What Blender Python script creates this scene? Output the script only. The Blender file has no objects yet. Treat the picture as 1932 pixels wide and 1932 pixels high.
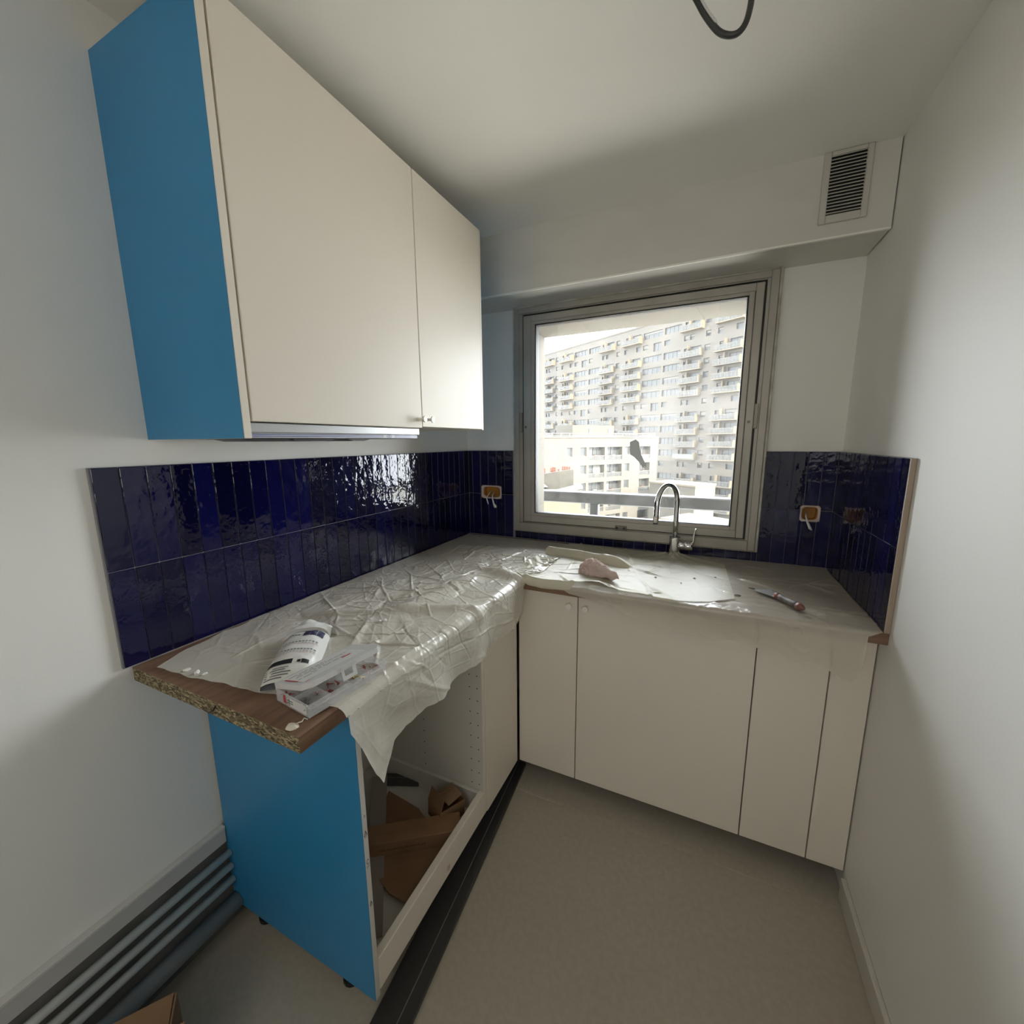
import bpy, bmesh, math, random
import numpy as np
from mathutils import Vector, Matrix, noise
random.seed(7); rng = np.random.default_rng(7)
R = math.radians
SC = bpy.context.scene
COL = SC.collection

# ------------------------------------------------------------------ camera
cam = bpy.data.cameras.new('camera'); cam.sensor_width = 36; cam.sensor_fit = 'HORIZONTAL'
cam.lens = 36*779.2/1932; cam.clip_start = .02; cam.clip_end = 800
camo = bpy.data.objects.new('camera', cam); COL.objects.link(camo)
camo.location = (1.219, -2.0296, 1.4468); camo.rotation_euler = (R(80.2336), R(.4478), R(24.9945))
SC.camera = camo

# ------------------------------------------------------------------ sky, sun, lamps, exposure
wd = bpy.data.worlds.new('sky'); SC.world = wd; wd.use_nodes = True
bg = wd.node_tree.nodes['Background']; bg.inputs[0].default_value = (.91, .955, 1, 1); bg.inputs[1].default_value = 4.9
sun = bpy.data.lights.new('sun', 'SUN'); sun.energy = 8; sun.angle = R(.6); sun.color = (1, .9, .72)
suno = bpy.data.objects.new('sun', sun); COL.objects.link(suno)
suno.rotation_euler = Vector((-.80, .60, -.62)).to_track_quat('-Z', 'Y').to_euler()
LAMP = 2.25
def area(name, loc, tgt, sx, sy, power, col, portal=False):
    l = bpy.data.lights.new(name, 'AREA'); l.shape = 'RECTANGLE'; l.size = sx; l.size_y = sy; l.energy = power; l.color = col
    o = bpy.data.objects.new(name, l); COL.objects.link(o); o.location = loc
    o.rotation_euler = (Vector(tgt)-Vector(loc)).to_track_quat('-Z', 'Z').to_euler()
    if portal: l.cycles.is_portal = True
    return o
area('window_portal', (.87, .46, 1.5), (.87, -1, 1.5), 1.3, 1.2, 1, (1, 1, 1), True)
# fill lamp added in the unseen doorway behind the camera to brighten the room
area('doorway_fill', (.95, -3.62, 1.62), (.75, 0, 2.25), 1.25, .9, LAMP, (1, .965, .91))
SC.view_settings.view_transform = 'Standard'; SC.view_settings.look = 'None'
SC.view_settings.gamma = 1; SC.view_settings.use_curve_mapping = False
SC.view_settings.exposure = 1.75
SC.cycles.max_bounces = 12; SC.cycles.diffuse_bounces = 6; SC.cycles.transparent_max_bounces = 24
SC.cycles.use_denoising = True; SC.cycles.sample_clamp_indirect = 8; SC.cycles.caustics_reflective = False

# ------------------------------------------------------------------ helpers: materials
MATS = {}
def mat(name, col, rough=.5, metal=0., spec=.5, bump=None, mix=None, alpha=None, transl=None, coat=0, extra=None, coords='Object'):
    """bump=(scale,strength,detail) ; mix=(scale,col2,detail,stretch) ; alpha=opacity"""
    if name in MATS: return MATS[name]
    m = bpy.data.materials.new(name); m.use_nodes = True; MATS[name] = m
    nt = m.node_tree; N = nt.nodes; L = nt.links
    p = N['Principled BSDF']; out = N['Material Output']
    p.inputs['Base Color'].default_value = (*col, 1); p.inputs['Roughness'].default_value = rough
    p.inputs['Metallic'].default_value = metal; p.inputs['Specular IOR Level'].default_value = spec
    if coat: p.inputs['Coat Weight'].default_value = coat; p.inputs['Coat Roughness'].default_value = .05
    tc = N.new('ShaderNodeTexCoord')
    if mix:
        sc, c2, det, st = mix
        mp = N.new('ShaderNodeMapping'); mp.inputs['Scale'].default_value = st
        nz = N.new('ShaderNodeTexNoise'); nz.inputs['Scale'].default_value = sc; nz.inputs['Detail'].default_value = det
        rp = N.new('ShaderNodeValToRGB'); rp.color_ramp.elements[0].position = .35; rp.color_ramp.elements[1].position = .65
        rp.color_ramp.elements[0].color = (*col, 1); rp.color_ramp.elements[1].color = (*c2, 1)
        L.new(tc.outputs[coords], mp.inputs[0]); L.new(mp.outputs[0], nz.inputs['Vector'])
        L.new(nz.outputs[0], rp.inputs[0]); L.new(rp.outputs[0], p.inputs['Base Color'])
    if bump:
        sc, st, det = bump[:3]
        nz = N.new('ShaderNodeTexNoise'); nz.inputs['Scale'].default_value = sc; nz.inputs['Detail'].default_value = det
        bp = N.new('ShaderNodeBump'); bp.inputs['Strength'].default_value = st; bp.inputs['Distance'].default_value = bump[3] if len(bump) > 3 else .002
        L.new(tc.outputs[coords], nz.inputs['Vector']); L.new(nz.outputs[0], bp.inputs['Height']); L.new(bp.outputs[0], p.inputs['Normal'])
    sh = p.outputs[0]
    if transl:
        t = N.new('ShaderNodeBsdfTranslucent'); t.inputs[0].default_value = (*col, 1)
        mx = N.new('ShaderNodeMixShader'); mx.inputs[0].default_value = transl
        L.new(sh, mx.inputs[1]); L.new(t.outputs[0], mx.inputs[2]); sh = mx.outputs[0]
    if alpha is not None:
        t = N.new('ShaderNodeBsdfTransparent'); mx = N.new('ShaderNodeMixShader'); mx.inputs[0].default_value = alpha
        L.new(t.outputs[0], mx.inputs[1]); L.new(sh, mx.inputs[2]); sh = mx.outputs[0]
    L.new(sh, out.inputs[0])
    if extra: extra(m, nt, p, tc)
    return m

PAINT = mat('white_paint', (.82, .81, .775), .6, bump=(160, .08, 2))
CEIL = mat('ceiling_paint', (.86, .845, .80), .7)
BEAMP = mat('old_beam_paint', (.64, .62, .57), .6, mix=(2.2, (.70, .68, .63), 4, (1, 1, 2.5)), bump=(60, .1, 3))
CABW = mat('warm_white_laminate', (.83, .772, .68), .40, spec=.20, bump=(260, .04, 2))
CABIN = mat('cabinet_inside_white', (.70, .67, .61), .4)
BLUE = mat('blue_protective_film', (.024, .215, .43), .38, bump=(6, .12, 3, .01), mix=(3, (.030, .23, .455), 3, (1, 1, 1)))
GREYE = mat('grey_edge_film', (.62, .61, .58), .4)
BLACK = mat('black', (.012, .012, .013), .5)
DARKG = mat('dark_grey_plastic', (.035, .035, .034), .32)
DARKG2 = mat('grey_groove', (.16, .16, .155), .3)
GROUT = mat('grey_grout', (.24, .24, .26), .7)
def tilex(m, nt, p, tc):
    N, L = nt.nodes, nt.links
    oi = N.new('ShaderNodeObjectInfo'); rp = N.new('ShaderNodeValToRGB')
    rp.color_ramp.elements[0].color = (.002, .0024, .021, 1); rp.color_ramp.elements[1].color = (.0042, .0047, .055, 1)
    L.new(oi.outputs['Random'], rp.inputs[0]); L.new(rp.outputs[0], p.inputs['Base Color'])
    ad = N.new('ShaderNodeVectorMath'); ad.operation = 'ADD'; sc = N.new('ShaderNodeVectorMath'); sc.operation = 'SCALE'
    sc.inputs[0].default_value = (13, 7, 29); L.new(oi.outputs['Random'], sc.inputs['Scale'])
    L.new(tc.outputs['Object'], ad.inputs[0]); L.new(sc.outputs[0], ad.inputs[1])
    nz = N.new('ShaderNodeTexNoise'); nz.inputs['Scale'].default_value = 26; nz.inputs['Detail'].default_value = 2.2
    n2 = N.new('ShaderNodeTexNoise'); n2.inputs['Scale'].default_value = 75; n2.inputs['Detail'].default_value = 2
    mm = N.new('ShaderNodeMath'); mm.operation = 'MULTIPLY_ADD'; mm.inputs[1].default_value = .14
    bp = N.new('ShaderNodeBump'); bp.inputs['Strength'].default_value = .5; bp.inputs['Distance'].default_value = .004
    for n in (nz, n2): L.new(ad.outputs[0], n.inputs['Vector'])
    L.new(n2.outputs[0], mm.inputs[0]); L.new(nz.outputs[0], mm.inputs[2]); L.new(mm.outputs[0], bp.inputs['Height']); L.new(bp.outputs[0], p.inputs['Normal'])
TILE = mat('cobalt_glaze', (.006, .008, .07), .05, spec=.62, extra=tilex)
ALU = mat('worn_anodised_aluminium', (.36, .335, .29), .42, metal=.35, mix=(5, (.43, .40, .355), 5, (1, 1, 1)), bump=(90, .06, 3))
ALUP = mat('old_paint_flange', (.62, .60, .55), .6, mix=(14, (.40, .37, .30), 6, (1, 1, 1)))
STEEL = mat('stainless', (.58, .57, .55), .25, metal=1)
CHROME = mat('chrome', (.80, .80, .80), .05, metal=1)
def glassx(m, nt, p, tc):
    N, L = nt.nodes, nt.links; out = N['Material Output']
    t = N.new('ShaderNodeBsdfTransparent'); t.inputs[0].default_value = (.96, .97, .97, 1)
    g = N.new('ShaderNodeBsdfGlossy'); g.inputs['Roughness'].default_value = .02; fr = N.new('ShaderNodeFresnel'); fr.inputs[0].default_value = 1.45
    d = N.new('ShaderNodeBsdfTranslucent'); d.inputs[0].default_value = (.9, .88, .84, 1)
    nz = N.new('ShaderNodeTexNoise'); nz.inputs['Scale'].default_value = 9; nz.inputs['Detail'].default_value = 8; nz.inputs['Roughness'].default_value = .7
    rp = N.new('ShaderNodeMapRange'); rp.inputs[1].default_value = .4; rp.inputs[2].default_value = .8; rp.inputs[3].default_value = .006; rp.inputs[4].default_value = .035
    L.new(tc.outputs['Object'], nz.inputs['Vector']); L.new(nz.outputs[0], rp.inputs[0])
    m1 = N.new('ShaderNodeMixShader'); m2 = N.new('ShaderNodeMixShader')
    L.new(rp.outputs[0], m1.inputs[0]); L.new(t.outputs[0], m1.inputs[1]); L.new(d.outputs[0], m1.inputs[2])
    L.new(fr.outputs[0], m2.inputs[0]); L.new(m1.outputs[0], m2.inputs[1]); L.new(g.outputs[0], m2.inputs[2]); L.new(m2.outputs[0], out.inputs[0])
GLASS = mat('dusty_glass', (1, 1, 1), extra=glassx)
WOODT = mat('brown_wood_laminate', (.17, .095, .058), .42, mix=(7, (.25, .15, .095), 6, (9, 1.2, 9)), bump=(40, .05, 3))
WOODE = mat('brown_wood_edge', (.13, .072, .04), .45, mix=(7, (.20, .115, .066), 6, (9, 1.0, 14)))
WOODR = mat('brown_wood_laminate_across', (.17, .095, .058), .42, mix=(7, (.25, .15, .095), 6, (1.2, 9, 9)))
def chipx(m, nt, p, tc):
    N, L = nt.nodes, nt.links
    v = N.new('ShaderNodeTexVoronoi'); v.inputs['Scale'].default_value = 260
    mp = N.new('ShaderNodeMapping'); mp.inputs['Scale'].default_value = (.55, 1, 1.2)
    L.new(tc.outputs['Object'], mp.inputs[0]); L.new(mp.outputs[0], v.inputs['Vector'])
    rp = N.new('ShaderNodeValToRGB'); e = rp.color_ramp.elements
    e[0].color = (.055, .042, .02, 1); e[1].color = (.40, .33, .20, 1); e.new(.55).color = (.19, .15, .08, 1)
    sp = N.new('ShaderNodeSeparateColor'); L.new(v.outputs['Color'], sp.inputs[0]); L.new(sp.outputs[0], rp.inputs[0]); L.new(rp.outputs[0], p.inputs['Base Color'])
    bp = N.new('ShaderNodeBump'); bp.inputs['Strength'].default_value = .8; bp.inputs['Distance'].default_value = .002
    L.new(sp.outputs[1], bp.inputs['Height']); L.new(bp.outputs[0], p.inputs['Normal'])
CHIP = mat('raw_chipboard', (.2, .16, .09), .9, extra=chipx)
FILM_A = mat('crumpled_clear_film', (.88, .85, .755), .23, spec=.75, transl=.25, alpha=.80, bump=(110, .25, 4, .002))
FILM_B = mat('thin_clear_film', (.78, .735, .63), .26, spec=.9, transl=.25, alpha=.68, bump=(120, .25, 4, .0015))
FILM_C = mat('cream_film', (.67, .63, .50), .42, transl=.28, alpha=.88, bump=(60, .25, 4, .002))
PP = mat('milky_clear_plastic', (.82, .83, .84), .2, alpha=.30)
PPL = mat('milky_lid_plastic', (.78, .78, .77), .25, alpha=.62)
BAGW = mat('white_bag_plastic', (.70, .69, .655), .32, bump=(45, .25, 3, .003))
BAGIN = mat('white_bag_crumpled', (.80, .80, .78), .35, bump=(60, .4, 3, .004))
INK = mat('black_ink', (.02, .02, .022), .45)
NAVY = mat('navy_ink', (.014, .015, .06), .4)
REDI = mat('red_ink', (.45, .03, .035), .45)
GREYI = mat('grey_ink', (.16, .16, .16), .5)
BLUI = mat('blue_ink', (.05, .09, .35), .4)
CARD = mat('brown_cardboard', (.24, .135, .068), .8, mix=(10, (.29, .165, .085), 4, (1, 1, 1)))
CARDD = mat('inside_cardboard', (.30, .19, .11), .85)
FLOORM = mat('beige_vinyl', (.40, .36, .295), .42, mix=(60, (.44, .40, .33), 5, (1, 1, 1)), bump=(200, .1, 3))
PIPE = mat('painted_pipe', (.78, .75, .69), .4)
SKIRT = mat('grey_skirting', (.50, .50, .49), .5)
CLOTH = mat('pink_cloth', (.54, .40, .365), .9, mix=(14, (.61, .49, .45), 4, (1, 1, 1)), bump=(300, .2, 2))
REDP = mat('red_plastic', (.29, .07, .05), .5, mix=(60, (.16, .11, .10), 4, (1, 1, 1)))
GRIP = mat('grey_grip', (.10, .09, .09), .55, mix=(50, (.24, .21, .20), 4, (1, 1, 1)))
BLADE = mat('dusty_blade', (.60, .61, .62), .35, metal=.6)
ORANGE = mat('orange_box', (.50, .23, .025), .55, mix=(30, (.38, .18, .03), 4, (1, 1, 1)))
PLAST = mat('rough_plaster', (.62, .50, .44), .9, bump=(120, .6, 4, .004))
WIRE = mat('white_wire', (.78, .78, .77), .4)
BRASS = mat('brass_screw', (.55, .38, .14), .3, metal=1)
ZINC = mat('zinc_screw', (.55, .55, .55), .3, metal=1)
RUSTP = mat('red_wall_plug', (.35, .10, .08), .5)
CRUMB = mat('plaster_crumb', (.30, .28, .24), .9)
CRUMBW = mat('white_crumb', (.80, .79, .76), .8)
VENT = mat('vent_paint', (.55, .53, .48), .5)
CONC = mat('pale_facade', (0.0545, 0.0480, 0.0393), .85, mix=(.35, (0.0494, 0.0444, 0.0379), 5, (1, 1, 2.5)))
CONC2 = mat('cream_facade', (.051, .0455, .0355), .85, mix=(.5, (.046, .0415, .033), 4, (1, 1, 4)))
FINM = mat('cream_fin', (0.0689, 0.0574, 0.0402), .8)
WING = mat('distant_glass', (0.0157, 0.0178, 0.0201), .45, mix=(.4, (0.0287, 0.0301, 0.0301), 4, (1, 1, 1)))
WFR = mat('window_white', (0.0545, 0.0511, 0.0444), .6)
RAILG = mat('balcony_rail_glass', (0.0410, 0.0410, 0.0385), .5, alpha=.55)
STONE = mat('old_render', (0.0301, 0.0267, 0.0201), .9, mix=(2.5, (0.0215, 0.0192, 0.0149), 6, (1, 1, 1)))
TERRA = mat('terracotta', (0.0574, 0.0130, 0.0043), .8)
ZINCR = mat('zinc_roof', (0.0574, 0.0568, 0.0545), .6)
YELW = mat('yellow_render', (0.0444, 0.0344, 0.0189), .85)
LEAF = mat('leaf', (.045, .065, .016), .7, mix=(6, (.06, .08, .03), 4, (1, 1, 1)))
BARK = mat('bark', (.10, .07, .05), .9)
RAILM = mat('grey_rail', (.105, .108, .112), .5, mix=(30, (.12, .122, .122), 5, (1, 1, 1)))
GROUND = mat('street', (.56, .54, .50), .9)
STICK = mat('grey_sticker', (.30, .295, .28), .5, transl=.85)

# ------------------------------------------------------------------ helpers: meshes
class MB:
    def __init__(s): s.v = []; s.f = []; s.m = []; s.mats = []
    def mi(s, m):
        if m not in s.mats: s.mats.append(m)
        return s.mats.index(m)
    def add(s, vs, fs, m):
        b = len(s.v); s.v += [tuple(v) for v in vs]; i = s.mi(m)
        for f in fs: s.f.append(tuple(b+k for k in f)); s.m.append(i)
    def box(s, lo, hi, m, M=None):
        x0, y0, z0 = lo; x1, y1, z1 = hi
        vs = [(x0, y0, z0), (x1, y0, z0), (x1, y1, z0), (x0, y1, z0), (x0, y0, z1), (x1, y0, z1), (x1, y1, z1), (x0, y1, z1)]
        if M: vs = [M @ Vector(v) for v in vs]
        s.add(vs, [(0, 3, 2, 1), (4, 5, 6, 7), (0, 1, 5, 4), (1, 2, 6, 5), (2, 3, 7, 6), (3, 0, 4, 7)], m); return s
    def cbox(s, lo, hi, m, c=.002, M=None, segs=1):
        bm = bmesh.new(); bmesh.ops.create_cube(bm, size=1)
        for v in bm.verts: v.co = Vector([lo[i]+(v.co[i]+.5)*(hi[i]-lo[i]) for i in range(3)])
        bmesh.ops.bevel(bm, geom=bm.edges[:], offset=c, segments=segs, affect='EDGES', profile=.5)
        bm.verts.index_update()
        s.add([(M @ v.co if M else v.co) for v in bm.verts], [[v.index for v in f.verts] for f in bm.faces], m); bm.free(); return s
    def prism(s, poly, d, m, M=None):
        """poly: 2-D points in XY, extruded d along z, then M"""
        n = len(poly); vs = [Vector((p[0], p[1], 0)) for p in poly]+[Vector((p[0], p[1], d)) for p in poly]
        if M: vs = [M @ v for v in vs]
        s.add(vs, [tuple(range(n))[::-1], tuple(range(n, 2*n))]+[(i, (i+1) % n, n+(i+1) % n, n+i) for i in range(n)], m); return s
    def tube(s, pts, r, m, n=10, caps=True):
        pts = [Vector(p) for p in pts]; rs = r if isinstance(r, (list, tuple)) else [r]*len(pts)
        rings = []; T = (pts[1]-pts[0]).normalized(); up = Vector((0, 0, 1)) if abs(T.z) < .9 else Vector((1, 0, 0)); U = T.cross(up).normalized()
        for i, p in enumerate(pts):
            T = (pts[min(i+1, len(pts)-1)]-pts[max(i-1, 0)]).normalized(); U = (U-T*U.dot(T)).normalized(); V = T.cross(U)
            rings.append([p+(U*math.cos(a)+V*math.sin(a))*rs[i] for a in [2*math.pi*k/n for k in range(n)]])
        fs = [(i*n+k, i*n+(k+1) % n, (i+1)*n+(k+1) % n, (i+1)*n+k) for i in range(len(pts)-1) for k in range(n)]
        if caps: fs += [tuple(range(n))[::-1], tuple((len(pts)-1)*n+k for k in range(n))]
        s.add([v for r_ in rings for v in r_], fs, m); return s
    def grid(s, P, m):
        a, b = P.shape[:2]
        s.add(P.reshape(-1, 3).tolist(), [(i*b+j, i*b+j+1, (i+1)*b+j+1, (i+1)*b+j) for i in range(a-1) for j in range(b-1)], m); return s
    def holes(s, u0, u1, v0, v1, hs, d, mp, m):
        """a wall of thickness d in (u,v) with rectangular holes; mp(u,v,w)->xyz"""
        us = sorted({u0, u1, *[max(u0, h[0]) for h in hs], *[min(u1, h[1]) for h in hs]}); vs = sorted({v0, v1, *[max(v0, h[2]) for h in hs], *[min(v1, h[3]) for h in hs]})
        nu, nv = len(us)-1, len(vs)-1
        sol = np.ones((nu, nv), bool)
        for h in hs:
            for i in range(nu):
                if us[i] >= h[0]-1e-9 and us[i+1] <= h[1]+1e-9:
                    for j in range(nv):
                        if vs[j] >= h[2]-1e-9 and vs[j+1] <= h[3]+1e-9: sol[i, j] = False
        V = []; F = []
        def q(*p):
            b = len(V); V.extend(p); F.append((b, b+1, b+2, b+3))
        for i in range(nu):
            j = 0
            while j < nv:
                if not sol[i, j]: j += 1; continue
                k = j
                while k+1 < nv and sol[i, k+1]: k += 1
                a, b, c, e = us[i], us[i+1], vs[j], vs[k+1]
                for w in (0, d): q(mp(a, c, w), mp(b, c, w), mp(b, e, w), mp(a, e, w))
                q(mp(a, c, 0), mp(b, c, 0), mp(b, c, d), mp(a, c, d)); q(mp(a, e, 0), mp(b, e, 0), mp(b, e, d), mp(a, e, d))
                j = k+1
            for j in range(nv):
                if sol[i, j]:
                    if i == 0 or not sol[i-1, j]: q(mp(us[i], vs[j], 0), mp(us[i], vs[j+1], 0), mp(us[i], vs[j+1], d), mp(us[i], vs[j], d))
                    if i == nu-1 or not sol[i+1, j]: q(mp(us[i+1], vs[j], 0), mp(us[i+1], vs[j+1], 0), mp(us[i+1], vs[j+1], d), mp(us[i+1], vs[j], d))
        s.add(V, F, m); return s
    def mesh(s, name, smooth=False, fix=True):
        me = bpy.data.meshes.new(name); me.from_pydata(s.v, [], s.f)
        for m in s.mats: me.materials.append(m)
        if len(s.mats) > 1: me.polygons.foreach_set('material_index', s.m)
        if fix:
            bm = bmesh.new(); bm.from_mesh(me); bmesh.ops.recalc_face_normals(bm, faces=bm.faces[:]); bm.to_mesh(me); bm.free()
        if smooth: me.polygons.foreach_set('use_smooth', [True]*len(me.polygons))
        me.update(); return me
    def build(s, name, parent=None, smooth=False, fix=True):
        return link(name, s.mesh(name, smooth, fix), parent)
def link(name, me, parent=None, loc=None, M=None):
    o = bpy.data.objects.new(name, me); COL.objects.link(o)
    if M is not None: o.matrix_basis = M
    if loc is not None: o.location = loc
    if parent is not None:
        o.parent = parent; o.matrix_parent_inverse = PARENTW[parent.name].inverted() if parent.name in PARENTW else Matrix.Identity(4)
    return o
PARENTW = {}
def thing(name, label, cat, group=None, loc=(0, 0, 0), kind=None):
    """an Empty at the base of a thing; its parts are built in world coordinates"""
    o = bpy.data.objects.new(name, None); COL.objects.link(o); o.location = loc; o.empty_display_size = .05
    PARENTW[o.name] = Matrix.Translation(loc)
    return tag(o, label, cat, group, kind)
def tag(o, label=None, cat=None, group=None, kind=None):
    if label: o['label'] = label
    if cat: o['category'] = cat
    if group: o['group'] = group
    if kind: o['kind'] = kind
    return o
def struct(o): o['kind'] = 'structure'; return o
def flat_text(body, size, M, m, name, parent, bold=0.):
    cu = bpy.data.curves.new('t', 'FONT'); cu.body = body; cu.size = size; cu.align_x = 'CENTER'; cu.align_y = 'CENTER'; cu.offset = bold*size; cu.resolution_u = 2
    t = bpy.data.objects.new('t', cu); COL.objects.link(t)
    dg = bpy.context.evaluated_depsgraph_get(); dg.update()
    me = bpy.data.meshes.new_from_object(t.evaluated_get(dg)); bpy.data.objects.remove(t)
    if callable(M):
        for v in me.vertices: v.co = M(v.co.x, v.co.y)
    else: me.transform(M)
    me.materials.clear(); me.materials.append(m)
    if name is None: return me
    me.name = name; return link(name, me, parent)
def frame(X, Y, O):
    X = Vector(X).normalized(); Y = Vector(Y); Y = (Y-X*Y.dot(X)).normalized(); Z = X.cross(Y)
    M = Matrix((X, Y, Z)).transposed().to_4x4(); M.translation = Vector(O); return M

# ------------------------------------------------------------------ dimensions (metres)
W = 1.694; H = .918; HB = .8836; DL = .580; DR = .636; LE = -1.587; ZC = 2.357; HT = 1.395; HM = 1.1555
XL, XR, YB, YF = -.012, W+.012, .012, -3.55
WX0, WX1, WZ0, WZ1 = .291, 1.442, .963, 2.108
SOCK = [(.0795, .206, 1.129, 1.203), (1.586, 1.655, 1.109, 1.176)]

# ------------------------------------------------------------------ the room
fl = struct(MB().box((-.2, YF-.61, -.12), (1.95, YB+.05, -.006), mat('screed', (.3, .28, .25), .8)).build('floor'))
MB().cbox((XL, YF, -.006), (XR, -.648, 0), FLOORM, .0012).build('floor_panel', fl)
MB().cbox((XL, -.6475, -.006), (XR, YB, 0), FLOORM, .0012).build('floor_panel', fl)
struct(MB().box((-.2, YF-.25, ZC), (1.95, YB+.05, ZC+.2), CEIL).build('ceiling'))
wl = struct(MB().box((XL-.2, YF, 0), (XL, YB+.05, ZC), PAINT).build('wall_left'))
wr = struct(MB().box((XR, YF, 0), (XR+.2, YB+.05, ZC), PAINT).build('wall_right'))
wb = struct(MB().holes(XL, XR, 0, ZC, [(.30, 1.436, .972, 2.10)]+SOCK, .05, lambda u, v, w: (u, YB+w, v), PAINT).build('wall_back'))
struct(MB().holes(XL-.2, XR+.2, -.12, ZC+.2, [(.30, 1.46, .965, 2.05)], .355, lambda u, v, w: (u, YB+.05+w, v), mat('outer_reveal', (.115, .10, .077), .8, mix=(6, (.10, .09, .07), 5, (1, 1, 1)))).build('wall_outside'))
struct(MB().holes(XL, XR, 0, ZC, [(.3, 1.6, 0, 2.1)], .2, lambda u, v, w: (u, YF-w, v), PAINT).build('wall_front'))
hl = MB(); hl.box((-.9, YF-2.2, -.12), (2.6, YF-.6, 0), PAINT); hl.box((-.9, YF-2.2, ZC), (2.6, YF-.2, ZC+.2), PAINT); hl.box((-.9, YF-2.4, 0), (2.6, YF-2.2, ZC), PAINT)
hl.box((-1.1, YF-2.4, 0), (-.9, YF-.0, ZC), PAINT); hl.box((2.6, YF-2.4, 0), (2.8, YF-.0, ZC), PAINT); hl.box((-.9, YF-.2, 0), (XL, YF, ZC), PAINT); hl.box((XR, YF-.2, 0), (2.6, YF, ZC), PAINT)
struct(hl.build('wall_hall'))
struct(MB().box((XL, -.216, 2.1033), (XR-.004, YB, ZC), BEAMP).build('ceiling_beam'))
struct(MB().box((XL, -.2185, 2.0995), (XR-.004, -.208, 2.1055), mat('bead_paint', (.88, .86, .80), .4)).build('trim_1'))
# skirting on the right, boxed ledge on the left
bb = MB(); bb.cbox((XR-.014, YF, 0), (XR, -.60, .075), mat('skirting_paint', (.62, .59, .53), .5), .003); struct(bb.build('baseboard_right'))
bb = MB(); bb.cbox((XL, YF, .285), (.006, -1.447, .334), SKIRT, .0015); bb.cbox((XL, YF, .330), (.008, -1.447, .338), mat('ledge_top', (.62, .61, .58), .5), .001)
struct(bb.build('baseboard_left'))
struct(MB().box((XL, YF, .0), (XL+.0015, -1.30, .285), mat('recess_shade_and_grime', (.13, .125, .11), .85, mix=(9, (.20, .19, .17), 5, (1, 1, 1)))).build('trim_4'))  # dark sheet behind the pipes: recess shade and grime put into its colour

# tiles: each one a part of its wall
def sub_rects(r, holes):
    rs = [r]
    for h in holes:
        o = []
        for a, b, c, d in rs:
            if h[1] <= a or h[0] >= b or h[3] <= c or h[2] >= d: o.append((a, b, c, d)); continue
            if h[0] > a: o.append((a, h[0], c, d))
            if h[1] < b: o.append((h[1], b, c, d))
            m0, m1 = max(a, h[0]), min(b, h[1])
            if h[2] > c: o.append((m0, m1, c, h[2]))
            if h[3] < d: o.append((m0, m1, h[3], d))
        rs = o
    return [q for q in rs if q[1]-q[0] > .003 and q[3]-q[2] > .003]
TM = {}
def tile(parent, mp, u0, u1, v0, v1, holes=()):
    """mp maps (u,v,w): w is out of the wall"""
    g = .0009; rr = sub_rects((u0+g, u1-g, v0+g, v1-g), holes)
    if not rr: return
    uc, vc = (u0+u1)/2, (v0+v1)/2
    key = (id(mp), round(u1-u0, 4), round(v1-v0, 4)) if len(rr) == 1 and abs((rr[0][1]-rr[0][0])-(u1-u0-2*g)) < 1e-6 and abs((rr[0][3]-rr[0][2])-(v1-v0-2*g)) < 1e-6 else None
    me = TM.get(key) if key else None
    M3 = mp(0, 0, 1)
    if me is None:
        b = MB()
        for a, c, d, e in rr:
            b.cbox((a-uc, d-vc, .001), (c-uc, e-vc, .0105), TILE, .0013)
        b.v = [tuple(mp(*v)) for v in b.v]; me = b.mesh('tile')
        if key: TM[key] = me
    o = link('tile', me, parent)
    o.location = Vector(mp(uc, vc, 0))+Vector(mp.o)
    ax = Vector(mp(1, 0, 0)); bx = Vector(mp(0, 1, 0))
    o.rotation_euler = (Matrix.Rotation(R(random.gauss(0, .28)), 3, ax) @ Matrix.Rotation(R(random.gauss(0, .18)), 3, bx)).to_euler()
class Map:
    def __init__(s, f, o): s.f = f; s.o = o
    def __call__(s, u, v, w): return s.f(u, v, w)
mL = Map(lambda u, v, w: (w, u, v), (XL+.0015, 0, 0)); mR = Map(lambda u, v, w: (-w, u, v), (XR-.0015, 0, 0)); mB = Map(lambda u, v, w: (u, -w, v), (0, YB-.0015, 0))
MB().box((XL, -1.602, .919), (XL+.0085, YB, HT), GROUT).build('grout_bed', wl)
MB().box((XR-.0085, -.634, .919), (XR, YB, HT), GROUT).build('grout_bed', wr)
MB().holes(XL, XR, .919, HT, [(.288, 1.446, .955, HT+1)]+SOCK, .0085, lambda u, v, w: (u, YB-w, v), GROUT).build('grout_bed', wb)
for z0, z1 in ((.9195, HM), (HM, HT)):
    for k in range(32): tile(wl, mL, -.05*(k+1), -.05*k, z0, z1)
    for k in range(13): tile(wr, mR, max(-.632, -.05*(k+1)+.012), min(0, -.05*k+.012), z0, z1)
    for k in range(6): tile(wb, mB, max(.0, -.0245+.05*k), min(.2885, .0255+.05*k), z0, z1, SOCK)
    for k in range(5): tile(wb, mB, 1.4455+.0498*k, 1.4455+.0498*(k+1), z0, z1, SOCK)
for k in range(24):
    a = .2755+.05*k; tile(wb, mB, max(.2885, a), min(1.4455, a+.05), .9195, .9585)
struct(MB().cbox((XR-.0125, -.640, .919), (XR-.0005, -.632, HT), mat('tile_edge_trim', (.42, .33, .26), .5), .001).build('trim_2'))

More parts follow.
